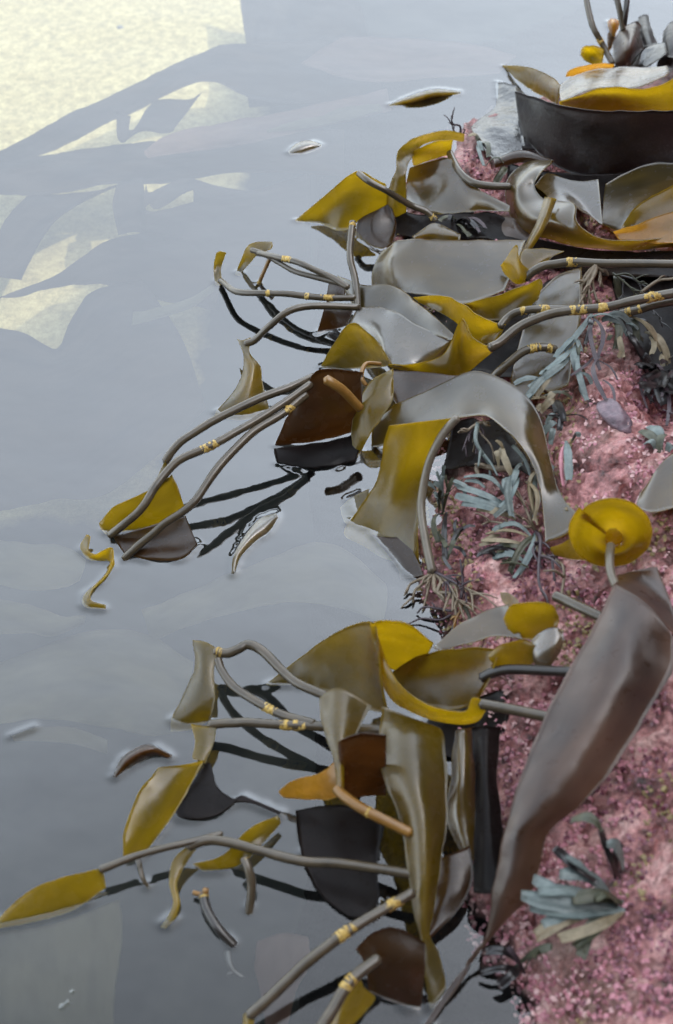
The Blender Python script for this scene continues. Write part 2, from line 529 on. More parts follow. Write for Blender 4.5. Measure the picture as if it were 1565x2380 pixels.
def seabed_mat():
    """pale shell sand in the upper left corner of the pool, dark weedy mud elsewhere"""
    m, t, o = new_mat('seabed')
    geo = N_(t, 'NewGeometry')
    n1 = N_(t, 'TexNoise', Scale=60.0, Detail=6.0, Roughness=.7)
    n2 = N_(t, 'TexNoise', Scale=420.0, Detail=3.0, Roughness=.7)
    for n in (n1, n2):
        t.links.new(geo.outputs['Position'], n.inputs['Vector'])
    ad = N_(t, 'Math', operation='MULTIPLY_ADD'); ad.inputs[1].default_value = .6
    t.links.new(n2.outputs[0], ad.inputs[0]); t.links.new(n1.outputs[0], ad.inputs[2])
    r = ramp(t, [(.5, (.13, .098, .040)), (.78, (.265, .210, .092)), (1.05, (.40, .33, .16))])
    t.links.new(ad.outputs[0], r.inputs[0])
    n3 = N_(t, 'TexNoise', Scale=12.0, Detail=4.0)
    t.links.new(geo.outputs['Position'], n3.inputs['Vector'])
    dk = ramp(t, [(.35, (.010, .011, .011)), (.65, (.026, .026, .023))])
    t.links.new(n3.outputs[0], dk.inputs[0])
    # sand fills the far left of the pool: a signed distance along a slanting line, broken by noise
    sx = N_(t, 'SeparateXYZ'); t.links.new(geo.outputs['Position'], sx.inputs[0])
    e1 = N_(t, 'Math', operation='MULTIPLY_ADD'); e1.inputs[1].default_value = -1.0; e1.inputs[2].default_value = SAND_C
    t.links.new(sx.outputs[0], e1.inputs[0])
    e2 = N_(t, 'Math', operation='MULTIPLY_ADD'); e2.inputs[1].default_value = SAND_K
    t.links.new(sx.outputs[1], e2.inputs[0]); t.links.new(e1.outputs[0], e2.inputs[2])
    e3 = N_(t, 'Math', operation='MULTIPLY_ADD'); e3.inputs[1].default_value = .10
    t.links.new(n3.outputs[0], e3.inputs[0]); t.links.new(e2.outputs[0], e3.inputs[2])
    ny = N_(t, 'Math', operation='SUBTRACT'); ny.inputs[1].default_value = SAND_Y
    t.links.new(sx.outputs[1], ny.inputs[0])
    n5 = N_(t, 'Math', operation='MULTIPLY_ADD'); n5.inputs[1].default_value = .12
    t.links.new(n3.outputs[0], n5.inputs[0]); t.links.new(ny.outputs[0], n5.inputs[2])
    mn = N_(t, 'Math', operation='MINIMUM')
    t.links.new(e3.outputs[0], mn.inputs[0]); t.links.new(n5.outputs[0], mn.inputs[1])
    st = N_(t, 'MapRange'); st.inputs[1].default_value = .0; st.inputs[2].default_value = .03
    t.links.new(mn.outputs[0], st.inputs[0])
    mx = N_(t, 'MixRGB')
    t.links.new(st.outputs[0], mx.inputs[0]); t.links.new(dk.outputs[0], mx.inputs[1]); t.links.new(r.outputs[0], mx.inputs[2])
    p = N_(t, 'BsdfPrincipled', Roughness=.9, IOR=1.2)
    t.links.new(mx.outputs[0], p.inputs['Base Color'])
    t.links.new(p.outputs[0], o.inputs['Surface'])
    M['seabed'] = m


# the sand ends along a line through two places on the pool floor
_a = at(330, 1050, -.2); _b = at(640, 40, -.2)
SAND_Y = at(100, 1080, -.2)[1] - .06
SAND_K = (_b[0] - _a[0]) / (_b[1] - _a[1])
SAND_C = _a[0] - SAND_K * _a[1]
seabed_mat()


def water_mat():
    m, t, o = new_mat('water')
    geo = N_(t, 'NewGeometry')
    mp = N_(t, 'Mapping'); mp.inputs['Scale'].default_value = (5.5, 9, 1); mp.inputs['Rotation'].default_value = (0, 0, .5)
    t.links.new(geo.outputs['Position'], mp.inputs[0])
    n = N_(t, 'TexNoise', Scale=1.0, Detail=3.0)
    t.links.new(mp.outputs[0], n.inputs['Vector'])
    b = N_(t, 'Bump', Strength=.25, Distance=.006)
    t.links.new(n.outputs[0], b.inputs['Height'])
    # view angle term, the same from above and below
    dt = N_(t, 'VectorMath', operation='DOT_PRODUCT')
    t.links.new(b.outputs[0], dt.inputs[0]); t.links.new(geo.outputs['Incoming'], dt.inputs[1])
    ab = N_(t, 'Math', operation='ABSOLUTE'); t.links.new(dt.outputs['Value'], ab.inputs[0])
    om = N_(t, 'Math', operation='SUBTRACT', use_clamp=True); om.inputs[0].default_value = 1.0; t.links.new(ab.outputs[0], om.inputs[1])
    # hand-set reflectance, above real water's: darkening toward straight down built into the material
    sm = N_(t, 'MapRange', interpolation_type='SMOOTHSTEP')
    sm.inputs[1].default_value = 0.0; sm.inputs[2].default_value = .30; sm.inputs[3].default_value = .03; sm.inputs[4].default_value = WATER_R
    t.links.new(om.outputs[0], sm.inputs[0])
    pw = N_(t, 'Math', operation='POWER'); pw.inputs[1].default_value = 5.0; t.links.new(om.outputs[0], pw.inputs[0])
    f1 = N_(t, 'Math', operation='MULTIPLY_ADD'); f1.inputs[1].default_value = .05
    t.links.new(om.outputs[0], f1.inputs[0]); t.links.new(sm.outputs[0], f1.inputs[2])
    fr = N_(t, 'Math', operation='MULTIPLY_ADD'); fr.inputs[1].default_value = .7
    t.links.new(pw.outputs[0], fr.inputs[0]); t.links.new(f1.outputs[0], fr.inputs[2])
    gl = N_(t, 'BsdfGlossy', Roughness=.03); gl.inputs['Color'].default_value = (1, 1, 1, 1)
    t.links.new(b.outputs[0], gl.inputs['Normal'])
    tp = N_(t, 'BsdfTransparent'); tp.inputs['Color'].default_value = (.84, .88, .87, 1)
    mx = N_(t, 'MixShader')
    t.links.new(fr.outputs[0], mx.inputs[0]); t.links.new(tp.outputs[0], mx.inputs[1]); t.links.new(gl.outputs[0], mx.inputs[2])
    t.links.new(mx.outputs[0], o.inputs['Surface'])
    M['water'] = m


WATER_R = 0.17
water_mat()

# ------------------------------------------------------------------ the setting
def tensor(xs, ys):
    X, Y = np.meshgrid(xs, ys, indexing='ij')
    return X, Y


def grid_obj(name, X, Y, Z, mat):
    nx, ny = X.shape
    V = np.stack([X, Y, Z], -1).reshape(-1, 3)
    i = np.arange(nx - 1)[:, None] * ny + np.arange(ny - 1)[None, :]
    F = np.stack([i, i + ny, i + ny + 1, i + 1], -1).reshape(-1, 4)
    me = bpy.data.meshes.new(name)
    me.vertices.add(len(V)); me.vertices.foreach_set('co', V.astype(np.float32).ravel())
    me.loops.add(F.size); me.loops.foreach_set('vertex_index', F.astype(np.int32).ravel())
    me.polygons.add(len(F)); me.polygons.foreach_set('loop_start', np.arange(0, F.size, 4, dtype=np.int32))
    me.polygons.foreach_set('use_smooth', np.ones(len(F), dtype=bool))
    me.materials.append(mat)
    me.update(calc_edges=True); me.validate()
    o = bpy.data.objects.new(name, me)
    COL.objects.link(o)
    return o


xs = np.concatenate([[-60, -20, -6, -2, -1.1], np.linspace(-.8, 1.0, 120), [1.3, 2.5, 6, 20, 60]])
ys = np.concatenate([[-60, -20, -5, -1, 0], np.linspace(.3, 2.8, 160), [3.2, 4.5, 9, 25, 120]])
X, Y = tensor(xs, ys)
tag(grid_obj('seabed', X, Y, -.21 + .012 * fbm(X * 3, Y * 3, 2), M['seabed']), kind='structure')


def rock_detail(x, y):
    z = .022 * fbm(x * 11, y * 11, 21, 4) + .012 * fbm(x * 44, y * 44, 5, 3)
    cr = np.abs(fbm(x * 24, y * 24, 77, 3))
    z = z - .012 * np.clip(.16 - cr, 0, 1) / .16
    z = z + .004 * np.abs(fbm(x * 150, y * 150, 9, 2))
    return z


xs = np.concatenate([np.linspace(-.6, -.06, 50), np.arange(-.05, .62, .0032), np.linspace(.64, 2.4, 60)])
ys = np.concatenate([np.linspace(-1.2, .38, 40), np.arange(.40, 1.95, .0036), np.linspace(2.0, 3.0, 30)])
X, Y = tensor(xs, ys)
RZ = rockh(X, Y)
far = np.clip((X - .7) / 1.2, 0, 1)
RZ = RZ + far * .5
RZ = np.where(RZ < -.14, -.14 + (RZ + .14) * 4, RZ)
RZ = RZ + rock_detail(X, Y) - .006
tag(grid_obj('rock', X, Y, RZ, M['rock']), kind='structure')


def cliff():
    """unseen shore cliff inferred behind and right of the photographer, shaped to darken reflections and shade all but the far left of the pool"""
    xs = np.linspace(-7, 4, 80); hs = np.linspace(0, 6.5, 50)
    X, H = tensor(xs, hs)
    Yb = -.75 - .28 * H - .05 * X * X + .25 * fbm(X * .8, H * .8, 3, 4) + .5 * np.abs(fbm(X * .35, H * .4, 8, 3))
    tag(grid_obj('cliff', X, Yb, H - .3, M['cliff']), kind='structure')
    # its flank on the right: skyline worked back from the wanted end of the shade on the pool floor
    edge = [(690, -140), (640, 20), (600, 130), (470, 330), (330, 520), (130, 720), (-60, 860), (-500, 1000)]
    E = np.array([at(a, b, -.21) for a, b in edge])
    E = E[np.argsort(E[:, 1])]
    ys = np.linspace(-1.6, 5.0, 150)
    ex = np.interp(ys, E[:, 1], E[:, 0])
    top = (2.0 - ex) * math.tan(SUN_EL) - .21 + .05 * fbm(ys * 4, ys * 0, 12, 3)
    top = np.where(ys > E[-1, 1], top[ys <= E[-1, 1]][-1] - (ys - E[-1, 1]) * .8, top)
    top = np.maximum(top, .6)
    k = np.linspace(0, 1, 40)
    Yr, K = np.meshgrid(ys, k, indexing='ij')
    X = 1.15 + .85 * K ** .7 + .10 * fbm(Yr * 2, K * 4, 31, 4) * np.sin(np.pi * K)
    Z = .05 + (top[:, None] - .05) * K ** .9
    Xb = np.stack([2.0 + .5 * ys * 0, 2.9 + ys * 0], 1)
    X = np.concatenate([X, Xb], 1); Yr = np.concatenate([Yr, Yr[:, :2]], 1)
    Z = np.concatenate([Z, np.stack([top - .02, top * .6], 1)], 1)
    tag(grid_obj('cliff', X, Yr, Z, M['cliff']), kind='structure')


simple('cliff', [(.3, (.012, .011, .010)), (.7, (.04, .036, .032))], 4, .8, .5, 1.4, dist=.05)
cliff()

# ------------------------------------------------------------------ weed
def solo(label, mat, rows, name='kelp_frond_or_shade_sheet', cat='kelp', **kw):
    return tag(blade(rows, M[mat], name, **kw), label, cat)


def plant(label, blades=(), stipes=(), cat='kelp', name='kelp_plant'):
    """a kelp: every blade (material, rows[, options]) and stipe (points[, options]) its own part"""
    if stipes:
        base = P(*stipes[0][0][-1])
    else:
        base = P(*blades[0][1][-1][0])
    r = thing(name, label, cat, base)
    for b in blades:
        kw = b[2] if len(b) > 2 else {}
        blade(b[1], M[b[0]], 'blade', r, **kw)
    for s in stipes:
        kw = dict(s[1]) if len(s) > 1 else {}
        mat = M[kw.pop('mat', 'stipe')]
        stipe(s[0], mat, parent=r, **kw)
    return r


# ---- top right corner, far side of the pool
solo('big black leathery kelp blade draped over the far end of the rock', 'dark', [
    [(1199, 212, 8), (1205, 262, 5.5), (1212, 318, 3.4)],
    [(1252, 229, 11.4), (1252, 292, 8), (1268, 370, 3)],
    [(1310, 246, 14), (1310, 320, 9), (1318, 398, 3)],
    [(1381, 257, 15), (1381, 330, 10), (1384, 416, 4)],
    [(1470, 258, 16), (1470, 330, 11), (1462, 403, 5)],
    [(1620, 255, 16), (1620, 320, 11), (1620, 388, 6)]], thick=.004, ruf=.002)
solo('olive kelp blade with its pointed tip lying on the water, behind the black blade', 'olive', [
    [(1168, 151, .2), (1170, 153, .2), (1172, 156, .1)],
    [(1229, 156, 4), (1215, 172, 2), (1205, 188, .5)],
    [(1280, 177, 7), (1262, 195, 5), (1245, 215, 2)],
    [(1305, 200, 9), (1300, 220, 8), (1295, 242, 6)]])
solo('pale grey shining kelp blade arched above the yellow one at top right', 'pale', [
    [(1303, 200, 9), (1302, 218, 11), (1304, 236, 13)],
    [(1340, 174, 8), (1338, 192, 11), (1340, 222, 14)],
    [(1411, 159, 8), (1408, 180, 11), (1405, 203, 14)],
    [(1497, 156, 9), (1490, 180, 11), (1480, 205, 14)],
    [(1550, 152, 11), (1555, 165, 12), (1548, 178, 14)]])
solo('olive yellow kelp blade standing on edge behind the black blade', 'yellow', [
    [(1300, 237, 13), (1301, 246, 11.5), (1302, 258, 10)],
    [(1345, 222, 14.3), (1346, 238, 12), (1347, 262, 9)],
    [(1405, 204, 15), (1405, 230, 12), (1405, 266, 9)],
    [(1480, 206, 15), (1480, 235, 12), (1480, 266, 9)],
    [(1535, 198, 16), (1540, 230, 13), (1545, 262, 10)],
    [(1620, 150, 19), (1620, 210, 14), (1620, 262, 10)]])
plant('small yellow kelp curled into a scoop at the foot of two stems', [
    ('yellow', [[(1350, 128, 3), (1352, 114, 6), (1358, 108, 8)], [(1370, 146, 2), (1375, 120, 4), (1380, 106, 8.5)], [(1400, 150, 2), (1402, 130, 5), (1404, 115, 8)]]),
    ('amber', [[(1315, 179, 4), (1318, 170, 5), (1325, 163, 6)], [(1350, 178, 4), (1355, 163, 6), (1362, 150, 8)], [(1390, 172, 4), (1395, 158, 6), (1400, 148, 8)], [(1426, 168, 4), (1426, 157, 6), (1428, 150, 7)]])],
    [([(1361, -14, 12), (1372, 40, 10.5), (1383, 73, 9), (1401, 106, 7), (1424, 148, 5)], dict(mat='stipe', crusts=[(.62, .74)]))])
plant('lilac grey dome of a kelp blade with two stems rising past the top edge', [
    ('purple', [[(1424, 101, 1), (1436, 82, 3), (1448, 62, 4)], [(1427, 130, 2), (1460, 100, 6.5), (1484, 53, 3)], [(1431, 148, 2), (1466, 122, 5.5), (1499, 101, 1)], [(1448, 158, 1), (1460, 152, 2), (1479, 131, 1)]])],
    [([(1431, -14, 9), (1440, 22, 7), (1449, 70, 4)], dict(mat='stipe')), ([(1459, -14, 9), (1455, 25, 7), (1450, 60, 4.5)], dict(mat='stipe_dark'))])
solo('orange kelp tip poking out of the water beside the lilac dome', 'amber', [
    [(1413, 50, 0), (1415, 60, 0), (1420, 78, -1)], [(1425, 43, 2.2), (1426, 58, 2.6), (1426, 82, -1)], [(1438, 50, 0), (1437, 62, 0), (1432, 84, -1)]])
solo('dark narrow kelp stub breaking the surface near the top right corner', 'dark', [
    [(1484, 43, .2), (1495, 37, .6), (1507, 35, .2)], [(1488, 75, 3), (1502, 72, 4), (1516, 70, 3)], [(1497, 110, 4), (1512, 107, 5), (1529, 101, 4)]])
solo('wet silvery striped kelp blade under the dark stub', 'silver', [
    [(1470, 156, 6), (1478, 158, 5), (1486, 160, 4)], [(1502, 111, 6), (1500, 132, 6), (1500, 156, 6)], [(1546, 98, 7), (1549, 108, 8), (1552, 122, 9)]])
solo('rounded dark kelp lobe cut by the right edge near the top', 'dark', [
    [(1543, 76, 3), (1541, 100, 4), (1548, 128, 4)], [(1565, 50, 3), (1560, 90, 6), (1562, 135, 6)], [(1620, 45, 2), (1620, 90, 6), (1620, 145, 6)]])
solo('silvery rumpled kelp blade awash left of the big black blade', 'silver', [
    [(1153, 194, -.3), (1170, 193, .3), (1198, 200, .8)], [(1150, 250, -.2), (1178, 250, .6), (1212, 258, 2)], [(1096, 290, -.3), (1150, 300, 1.2), (1216, 308, 3)],
    [(1114, 328, .3), (1160, 338, 2), (1218, 346, 3.2)], [(1150, 366, 2), (1168, 366, 3), (1195, 362, 3.4)]], ruf=.003, undul=.004)
solo('black kelp blade with a water filled fold beside the silvery one', 'dark', [
    [(1214, 222, 5), (1222, 218, 5.5), (1230, 226, 6)], [(1206, 290, 3.5), (1235, 290, 3), (1262, 290, 5)], [(1214, 345, 3.4), (1260, 350, 3.6), (1296, 345, 5)]], undul=.003)

# ---- kelp loops above the pink rock
plant('olive kelp looped over the pink rock, stem running right into the crescent blade', [
    ('olive', [[(1080, 312, 6), (1080, 318, 5), (1078, 330, 3.5)], [(1027, 304, 8), (1027, 313, 7), (1025, 325, 6)], [(964, 321, 9.5), (968, 332, 8), (976, 342, 7)], [(926, 350, 9.5), (940, 362, 8.5), (953, 374, 8)],
               [(921, 394, 8.5), (932, 396, 8.5), (945, 396, 8.5)], [(906, 432, 6), (925, 434, 6.5), (944, 432, 6.5)], [(901, 485, 2), (920, 488, 2.5), (943, 485, 2.5)], [(914, 524, -1), (928, 526, -1), (944, 526, -1)]]),
    ('yellow', [[(960, 384, 5), (958, 366, 7), (962, 350, 8)], [(1008, 368, 5), (1010, 346, 7.5), (1014, 330, 9.5)], [(1048, 361, 5.5), (1050, 342, 7.5), (1053, 324, 9.5)]])],
    [([(1046, 356, 6.5), (1056, 378, 7), (1070, 400, 7.5), (1098, 423, 7.5), (1139, 432, 7.5), (1186, 433, 7.5)], dict(mat='stipe', r=.0058))])
solo('grey smooth kelp blade spread below the looped stem, its lower edge on the water', 'grey', [
    [(953, 391, 6), (946, 420, 3.5), (942, 470, .5)], [(1002, 374, 7), (990, 430, 3.5), (985, 492, 1)], [(1046, 369, 7.4), (1050, 430, 5.5), (1030, 499, 3)],
    [(1088, 415, 7), (1085, 450, 6), (1080, 494, 4)], [(1129, 449, 7), (1128, 466, 6.5), (1125, 490, 5)], [(1186, 478, 7), (1186, 484, 7), (1186, 492, 7)]])
plant('yellow pointed kelp leaf on the water with a stem rising to a frayed end', [
    ('yellow', [[(687, 512, 0), (688, 514, 0), (690, 516, -.1)], [(758, 452, 4.2), (750, 490, 1.6), (742, 520, -.2)], [(826, 398, 8.6), (812, 455, 4.4), (795, 538, -.3)], [(864, 412, 8.2), (860, 455, 4.8), (842, 510, .9)], [(897, 428, 7), (901, 450, 5), (903, 474, 3)]]),
    ('brown', [[(832, 505, 1), (830, 525, .3), (826, 548, -.2)], [(868, 488, 2), (865, 530, 1), (872, 586, -.2)], [(905, 472, 3), (912, 520, 1), (905, 575, -.2)], [(920, 510, 2), (920, 530, 1), (914, 562, 0)]])],
    [([(834, 403, 8.6), (850, 416, 8.9), (870, 428, 8.5), (901, 444, 7.6), (952, 475, 5), (992, 492, 4), (1014, 514, 2.5)], dict(mat='stipe', crusts=[(.9, .99)]))])
plant('upright bare kelp stem with a yellow cut tip beside the grey blade', [], [
    ([(820, 516, 9.5), (816, 555, 8.5), (815, 600, 7.5), (826, 650, 6), (832, 718, 5)], dict(mat='stipe', crusts=[(.0, .1)]))])
solo('large grey kelp blade curled into a crescent trough at right', 'grey', [
    [(1283, 372, 8), (1283, 375, 9), (1281, 380, 10)], [(1225, 375, 6), (1240, 388, 9), (1257, 402, 10)], [(1177, 425, 5), (1205, 430, 9), (1243, 432, 9)], [(1184, 495, 4), (1210, 475, 8), (1262, 461, 9)],
    [(1215, 537, 3), (1243, 502, 9), (1300, 467, 10)], [(1280, 557, 3.4), (1298, 520, 10), (1337, 474, 11.5)], [(1346, 573, 3.8), (1345, 548, 9.4), (1340, 515, 11.6)], [(1420, 579, 4.6), (1412, 566, 8.6), (1388, 551, 10.6)],
    [(1482, 581, 5.4), (1480, 572, 8.4), (1472, 559, 10.6)], [(1620, 566, 7), (1620, 558, 9), (1620, 545, 11)]], ruf=.0006)
solo('pale pointed kelp flap standing inside the crescent trough', 'pale', [
    [(1243, 432, 7), (1262, 446, 7), (1285, 467, 8)], [(1272, 404, 8), (1300, 440, 8), (1336, 478, 9)], [(1331, 419, 9), (1350, 455, 8.5), (1370, 502, 8)], [(1391, 416, 10), (1397, 470, 9), (1401, 523, 8)]])
solo('grey green kelp blade spread at the right edge below the black blade', 'grey', [
    [(1408, 430, 6), (1403, 470, 6), (1400, 522, 6)], [(1460, 402, 7), (1440, 460, 7), (1430, 535, 7)], [(1522, 381, 8), (1490, 440, 8), (1450, 540, 8)], [(1620, 384, 9), (1600, 410, 9.5), (1500, 475, 10)]])
solo('yellow folded kelp blade at the right edge above the banded stem', 'olive', [
    [(1440, 537, 8.5), (1443, 541, 8.5), (1448, 545, 8)], [(1458, 508, 9.5), (1470, 527, 8.5), (1480, 550, 8)], [(1493, 470, 11.5), (1510, 507, 10), (1530, 552, 9)], [(1620, 400, 15), (1620, 465, 12), (1620, 545, 10)]])
solo('orange kelp fold lying in the trough at the right edge', 'amber', [
    [(1425, 538, 9.5), (1430, 545, 9), (1438, 556, 9)], [(1480, 522, 11), (1485, 540, 10), (1485, 562, 9.5)], [(1540, 500, 12), (1545, 535, 11), (1540, 566, 10.5)], [(1620, 480, 13), (1620, 520, 12), (1620, 555, 11.5)]])
solo('narrow yellow grey kelp strap hanging over the crescent trough', 'olive', [
    [(1266, 458, 11), (1280, 460, 11.6), (1294, 463, 11)], [(1246, 520, 11), (1257, 524, 11.5), (1269, 527, 11)], [(1207, 592, 9), (1215, 595, 9.5), (1225, 597, 9)]], ruf=.0004)
solo('brown arched kelp edge behind the crescent blade', 'brown', [
    [(1147, 372, 5), (1150, 380, 5), (1152, 390, 4)], [(1212, 350, 7), (1216, 362, 7), (1218, 378, 6)], [(1287, 373, 8), (1284, 378, 8), (1278, 386, 7)]])
solo('small grey green kelp lobe over pink rock left of the strap', 'grey', [
    [(958, 550, 3), (963, 553, 3), (970, 558, 2)], [(1012, 519, 4), (1015, 538, 4), (1015, 558, 3)], [(1072, 545, 4), (1071, 550, 4), (1068, 560, 3)]])
solo('dull lilac kelp lobe between strap and crescent', 'purple', [
    [(1158, 500, 4), (1160, 525, 4), (1164, 556, 3.5)], [(1195, 510, 5), (1195, 535, 5), (1195, 558, 4)], [(1232, 545, 5), (1230, 552, 5), (1226, 560, 4.5)]])
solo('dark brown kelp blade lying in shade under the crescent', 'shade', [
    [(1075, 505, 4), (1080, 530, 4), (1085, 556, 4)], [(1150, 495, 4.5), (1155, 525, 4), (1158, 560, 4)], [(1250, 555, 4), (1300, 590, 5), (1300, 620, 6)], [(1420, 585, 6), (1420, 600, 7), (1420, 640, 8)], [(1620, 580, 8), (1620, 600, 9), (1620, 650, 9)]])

# ---- middle cluster
solo('broad grey kelp blade with a ragged brown upper edge', 'grey', [
    [(886, 588, 4.5), (868, 630, 2.5), (866, 672, -.2)], [(926, 560, 7.5), (905, 612, 6), (898, 672, 3)], [(977, 556, 9), (960, 612, 7.5), (955, 682, 5)],
    [(1032, 558, 9.5), (1030, 622, 8.5), (1020, 692, 7)], [(1120, 559, 10), (1120, 622, 9.5), (1080, 708, 8)], [(1222, 558, 10.5), (1200, 615, 10), (1172, 677, 9)]])
plant('yellow funnel shaped kelp base whose banded stem runs to the right edge', [
    ('yellow', [[(1165, 616, 11), (1168, 612, 12), (1172, 607, 12.5)], [(1178, 640, 10), (1190, 618, 12.5), (1201, 570, 15)], [(1203, 661, 10), (1212, 645, 12), (1208, 606, 13.5)], [(1234, 650, 11), (1235, 640, 11.5), (1234, 630, 12)]]),
    ('olive', [[(1206, 604, 12), (1210, 590, 12), (1220, 580, 12)], [(1228, 640, 11), (1245, 606, 12), (1262, 578, 12.5)], [(1262, 624, 11), (1280, 600, 12), (1312, 584, 12.5)]])],
    [([(1221, 646, 11.3), (1245, 628, 12.3), (1275, 616, 13), (1330, 609, 14), (1431, 612, 15), (1620, 614, 16)], dict(mat='stipe', r=.0062, crusts=[(.56, .66)]))])
solo('grey sheet of kelp reaching the water beside the upright stem', 'grey', [
    [(784, 640, 3), (790, 655, 3), (795, 670, 2.5)], [(840, 660, 5), (836, 690, 4.5), (832, 718, 4)], [(921, 666, 7), (910, 695, 6), (891, 722, 5)], [(967, 701, 8), (955, 725, 7), (926, 738, 6)], [(1012, 736, 9), (1000, 757, 8), (987, 775, 7)], [(1062, 786, 9), (1050, 790, 8.6), (1035, 788, 8)]])
solo('round grey kelp blade with a torn brown notch in the middle cluster', 'pale', [
    [(812, 754, 3), (822, 735, 4), (832, 714, 5)], [(866, 782, 4), (868, 750, 5), (891, 717, 6)], [(909, 845, 5), (920, 790, 6), (926, 729, 7)], [(955, 846, 5.5), (970, 802, 6.5), (988, 765, 7.5)], [(1010, 842, 5), (1020, 812, 7), (1042, 785, 8)], [(1052, 802, 6), (1054, 796, 7), (1064, 787, 8)]])
solo('olive triangle of folded kelp dipping into the water', 'olive', [
    [(744, 853, -.1), (748, 854, -.1), (756, 857, -.2)], [(775, 803, 3.6), (790, 830, 1.5), (800, 857, .1)], [(811, 752, 8), (835, 800, 4.4), (850, 856, .8)], [(842, 762, 8.4), (865, 805, 5.4), (885, 853, 2)], [(882, 797, 6.5), (899, 825, 5.5), (913, 847, 5)]])
solo('brown kelp flap behind the olive triangle at the waterline', 'brown', [
    [(760, 700, 3.5), (750, 732, 2), (736, 776, -.2)], [(790, 712, 4), (780, 737, 2), (772, 768, -.1)], [(820, 722, 5), (814, 738, 3), (806, 756, 1.5)]])
solo('small brown kelp flap under the crossing stems', 'brown', [
    [(766, 654, 5), (763, 675, 4), (758, 694, 3)], [(784, 655, 5.5), (783, 676, 4.6), (780, 696, 3.5)], [(804, 657, 6), (802, 676, 5), (800, 697, 4)]])
plant('bright yellow kelp cup with two yellow banded stems running up to the right', [
    ('yellow', [[(960, 691, 7), (966, 696, 7), (975, 704, 7)], [(1027, 687, 11), (1022, 705, 9), (1018, 724, 8)], [(1073, 705, 12.3), (1060, 726, 10), (1060, 750, 8)], [(1103, 730, 12), (1092, 757, 9), (1085, 784, 7)], [(1140, 744, 12), (1130, 772, 9), (1115, 800, 7)], [(1176, 753, 12), (1168, 770, 10.5), (1152, 794, 9)]]),
    ('yellow', [[(903, 845, 5), (906, 849, 4.6), (912, 854, 4)], [(960, 846, 6), (965, 856, 5), (975, 867, 4)], [(1030, 822, 7), (1040, 851, 6), (1045, 876, 4.5)], [(1072, 742, 12.5), (1070, 810, 8), (1075, 872, 4.5)], [(1098, 782, 12.3), (1095, 816, 9), (1098, 858, 5)], [(1128, 802, 12.2), (1128, 814, 10), (1128, 832, 7)], [(1153, 805, 12), (1154, 808, 11.5), (1152, 813, 11)]], dict(ruf=.0006)),
    ('olive', [[(1076, 706, 8), (1085, 716, 7), (1095, 730, 6)], [(1159, 685, 11), (1150, 711, 9), (1140, 742, 7)], [(1225, 660, 13), (1205, 691, 10.5), (1175, 745, 8)], [(1254, 648, 14), (1242, 685, 11.5), (1217, 724, 9)], [(1259, 666, 13.5), (1256, 680, 12), (1250, 697, 11)]])],
    [([(1163, 759, 11.5), (1178, 741, 12), (1200, 726, 12.8), (1240, 719, 13.5), (1300, 719, 13.5), (1360, 722, 13.5)], dict(mat='stipe', r=.0056, crusts=[(.45, .55), (.62, .75)])),
     ([(1140, 808, 11.8), (1164, 794, 12), (1204, 762, 13), (1260, 736, 14), (1330, 721, 15), (1406, 714, 16), (1482, 696, 17), (1620, 672, 18)], dict(mat='stipe', r=.0066, crusts=[(.55, .66), (.69, .74), (.88, .93)])),
     ([(1440, 730, 13), (1482, 721, 14), (1530, 707, 15), (1620, 690, 16)], dict(mat='stipe', r=.006, crusts=[(.1, .25), (.35, .42)]))])
plant('short curved kelp stem leading from the grey arch to a blue weed tuft', [], [
    ([(1145, 880, 7.5), (1160, 864, 8.6), (1182, 845, 9.6), (1219, 817, 11), (1260, 807, 11.5), (1292, 813, 11)], dict(mat='stipe', r=.006, crusts=[(.62, .8), (.86, .97)]))])
solo('grey kelp sheet hanging behind the banded stems', 'grey', [
    [(1352, 622, 11), (1300, 640, 9), (1255, 680, 8)], [(1352, 720, 11), (1290, 730, 9), (1212, 780, 7.5)], [(1335, 820, 10), (1270, 830, 8.5), (1188, 880, 7)], [(1322, 895, 9), (1280, 912, 8), (1200, 925, 6.5)]])

# stems reaching left over the water
plant('thin kelp stem reaching left to a small yellow tip standing in the water', [
    ('olive', [[(503, 588, 3.2), (512, 584, 3.4), (526, 587, 3)], [(497, 618, 1.4), (504, 618, 1.2), (514, 624, 1)], [(498, 645, .4), (506, 650, .4), (516, 650, .8)], [(502, 662, -.4), (508, 664, -.4), (516, 661, -.3)]])],
    [([(513, 652, .8), (545, 675, 2.5), (600, 682, 4), (665, 685, 5), (740, 692, 5.5), (826, 692, 5.5)], dict(mat='stipe', r=.0048, crusts=[(.46, .5), (.72, .76), (.8, .9)]))])
plant('pair of thin kelp stems arching left to a bent olive tip', [
    ('olive', [[(632, 562, 5), (634, 570, 5), (630, 578, 5)], [(580, 568, 4.5), (590, 583, 4), (599, 594, 3.5)], [(560, 606, 1.5), (566, 613, 1), (573, 620, 1)], [(547, 637, -.3), (550, 639, -.3), (556, 641, -.3)]])],
    [([(586, 581, 4.2), (612, 590, 4.8), (650, 610, 5.5), (700, 634, 6), (797, 660, 6.5)], dict(mat='stipe', r=.0045)),
     ([(600, 588, 4.5), (650, 600, 6.5), (700, 612, 7.5), (760, 638, 7), (810, 668, 6.5)], dict(mat='stipe', r=.0045, crusts=[(.28, .42)])),
     ([(601, 662, -.3), (608, 645, 1), (618, 622, 2.5), (628, 600, 4)], dict(mat='stipe_amber', r=.003, crusts=[(.0, .25)]))])
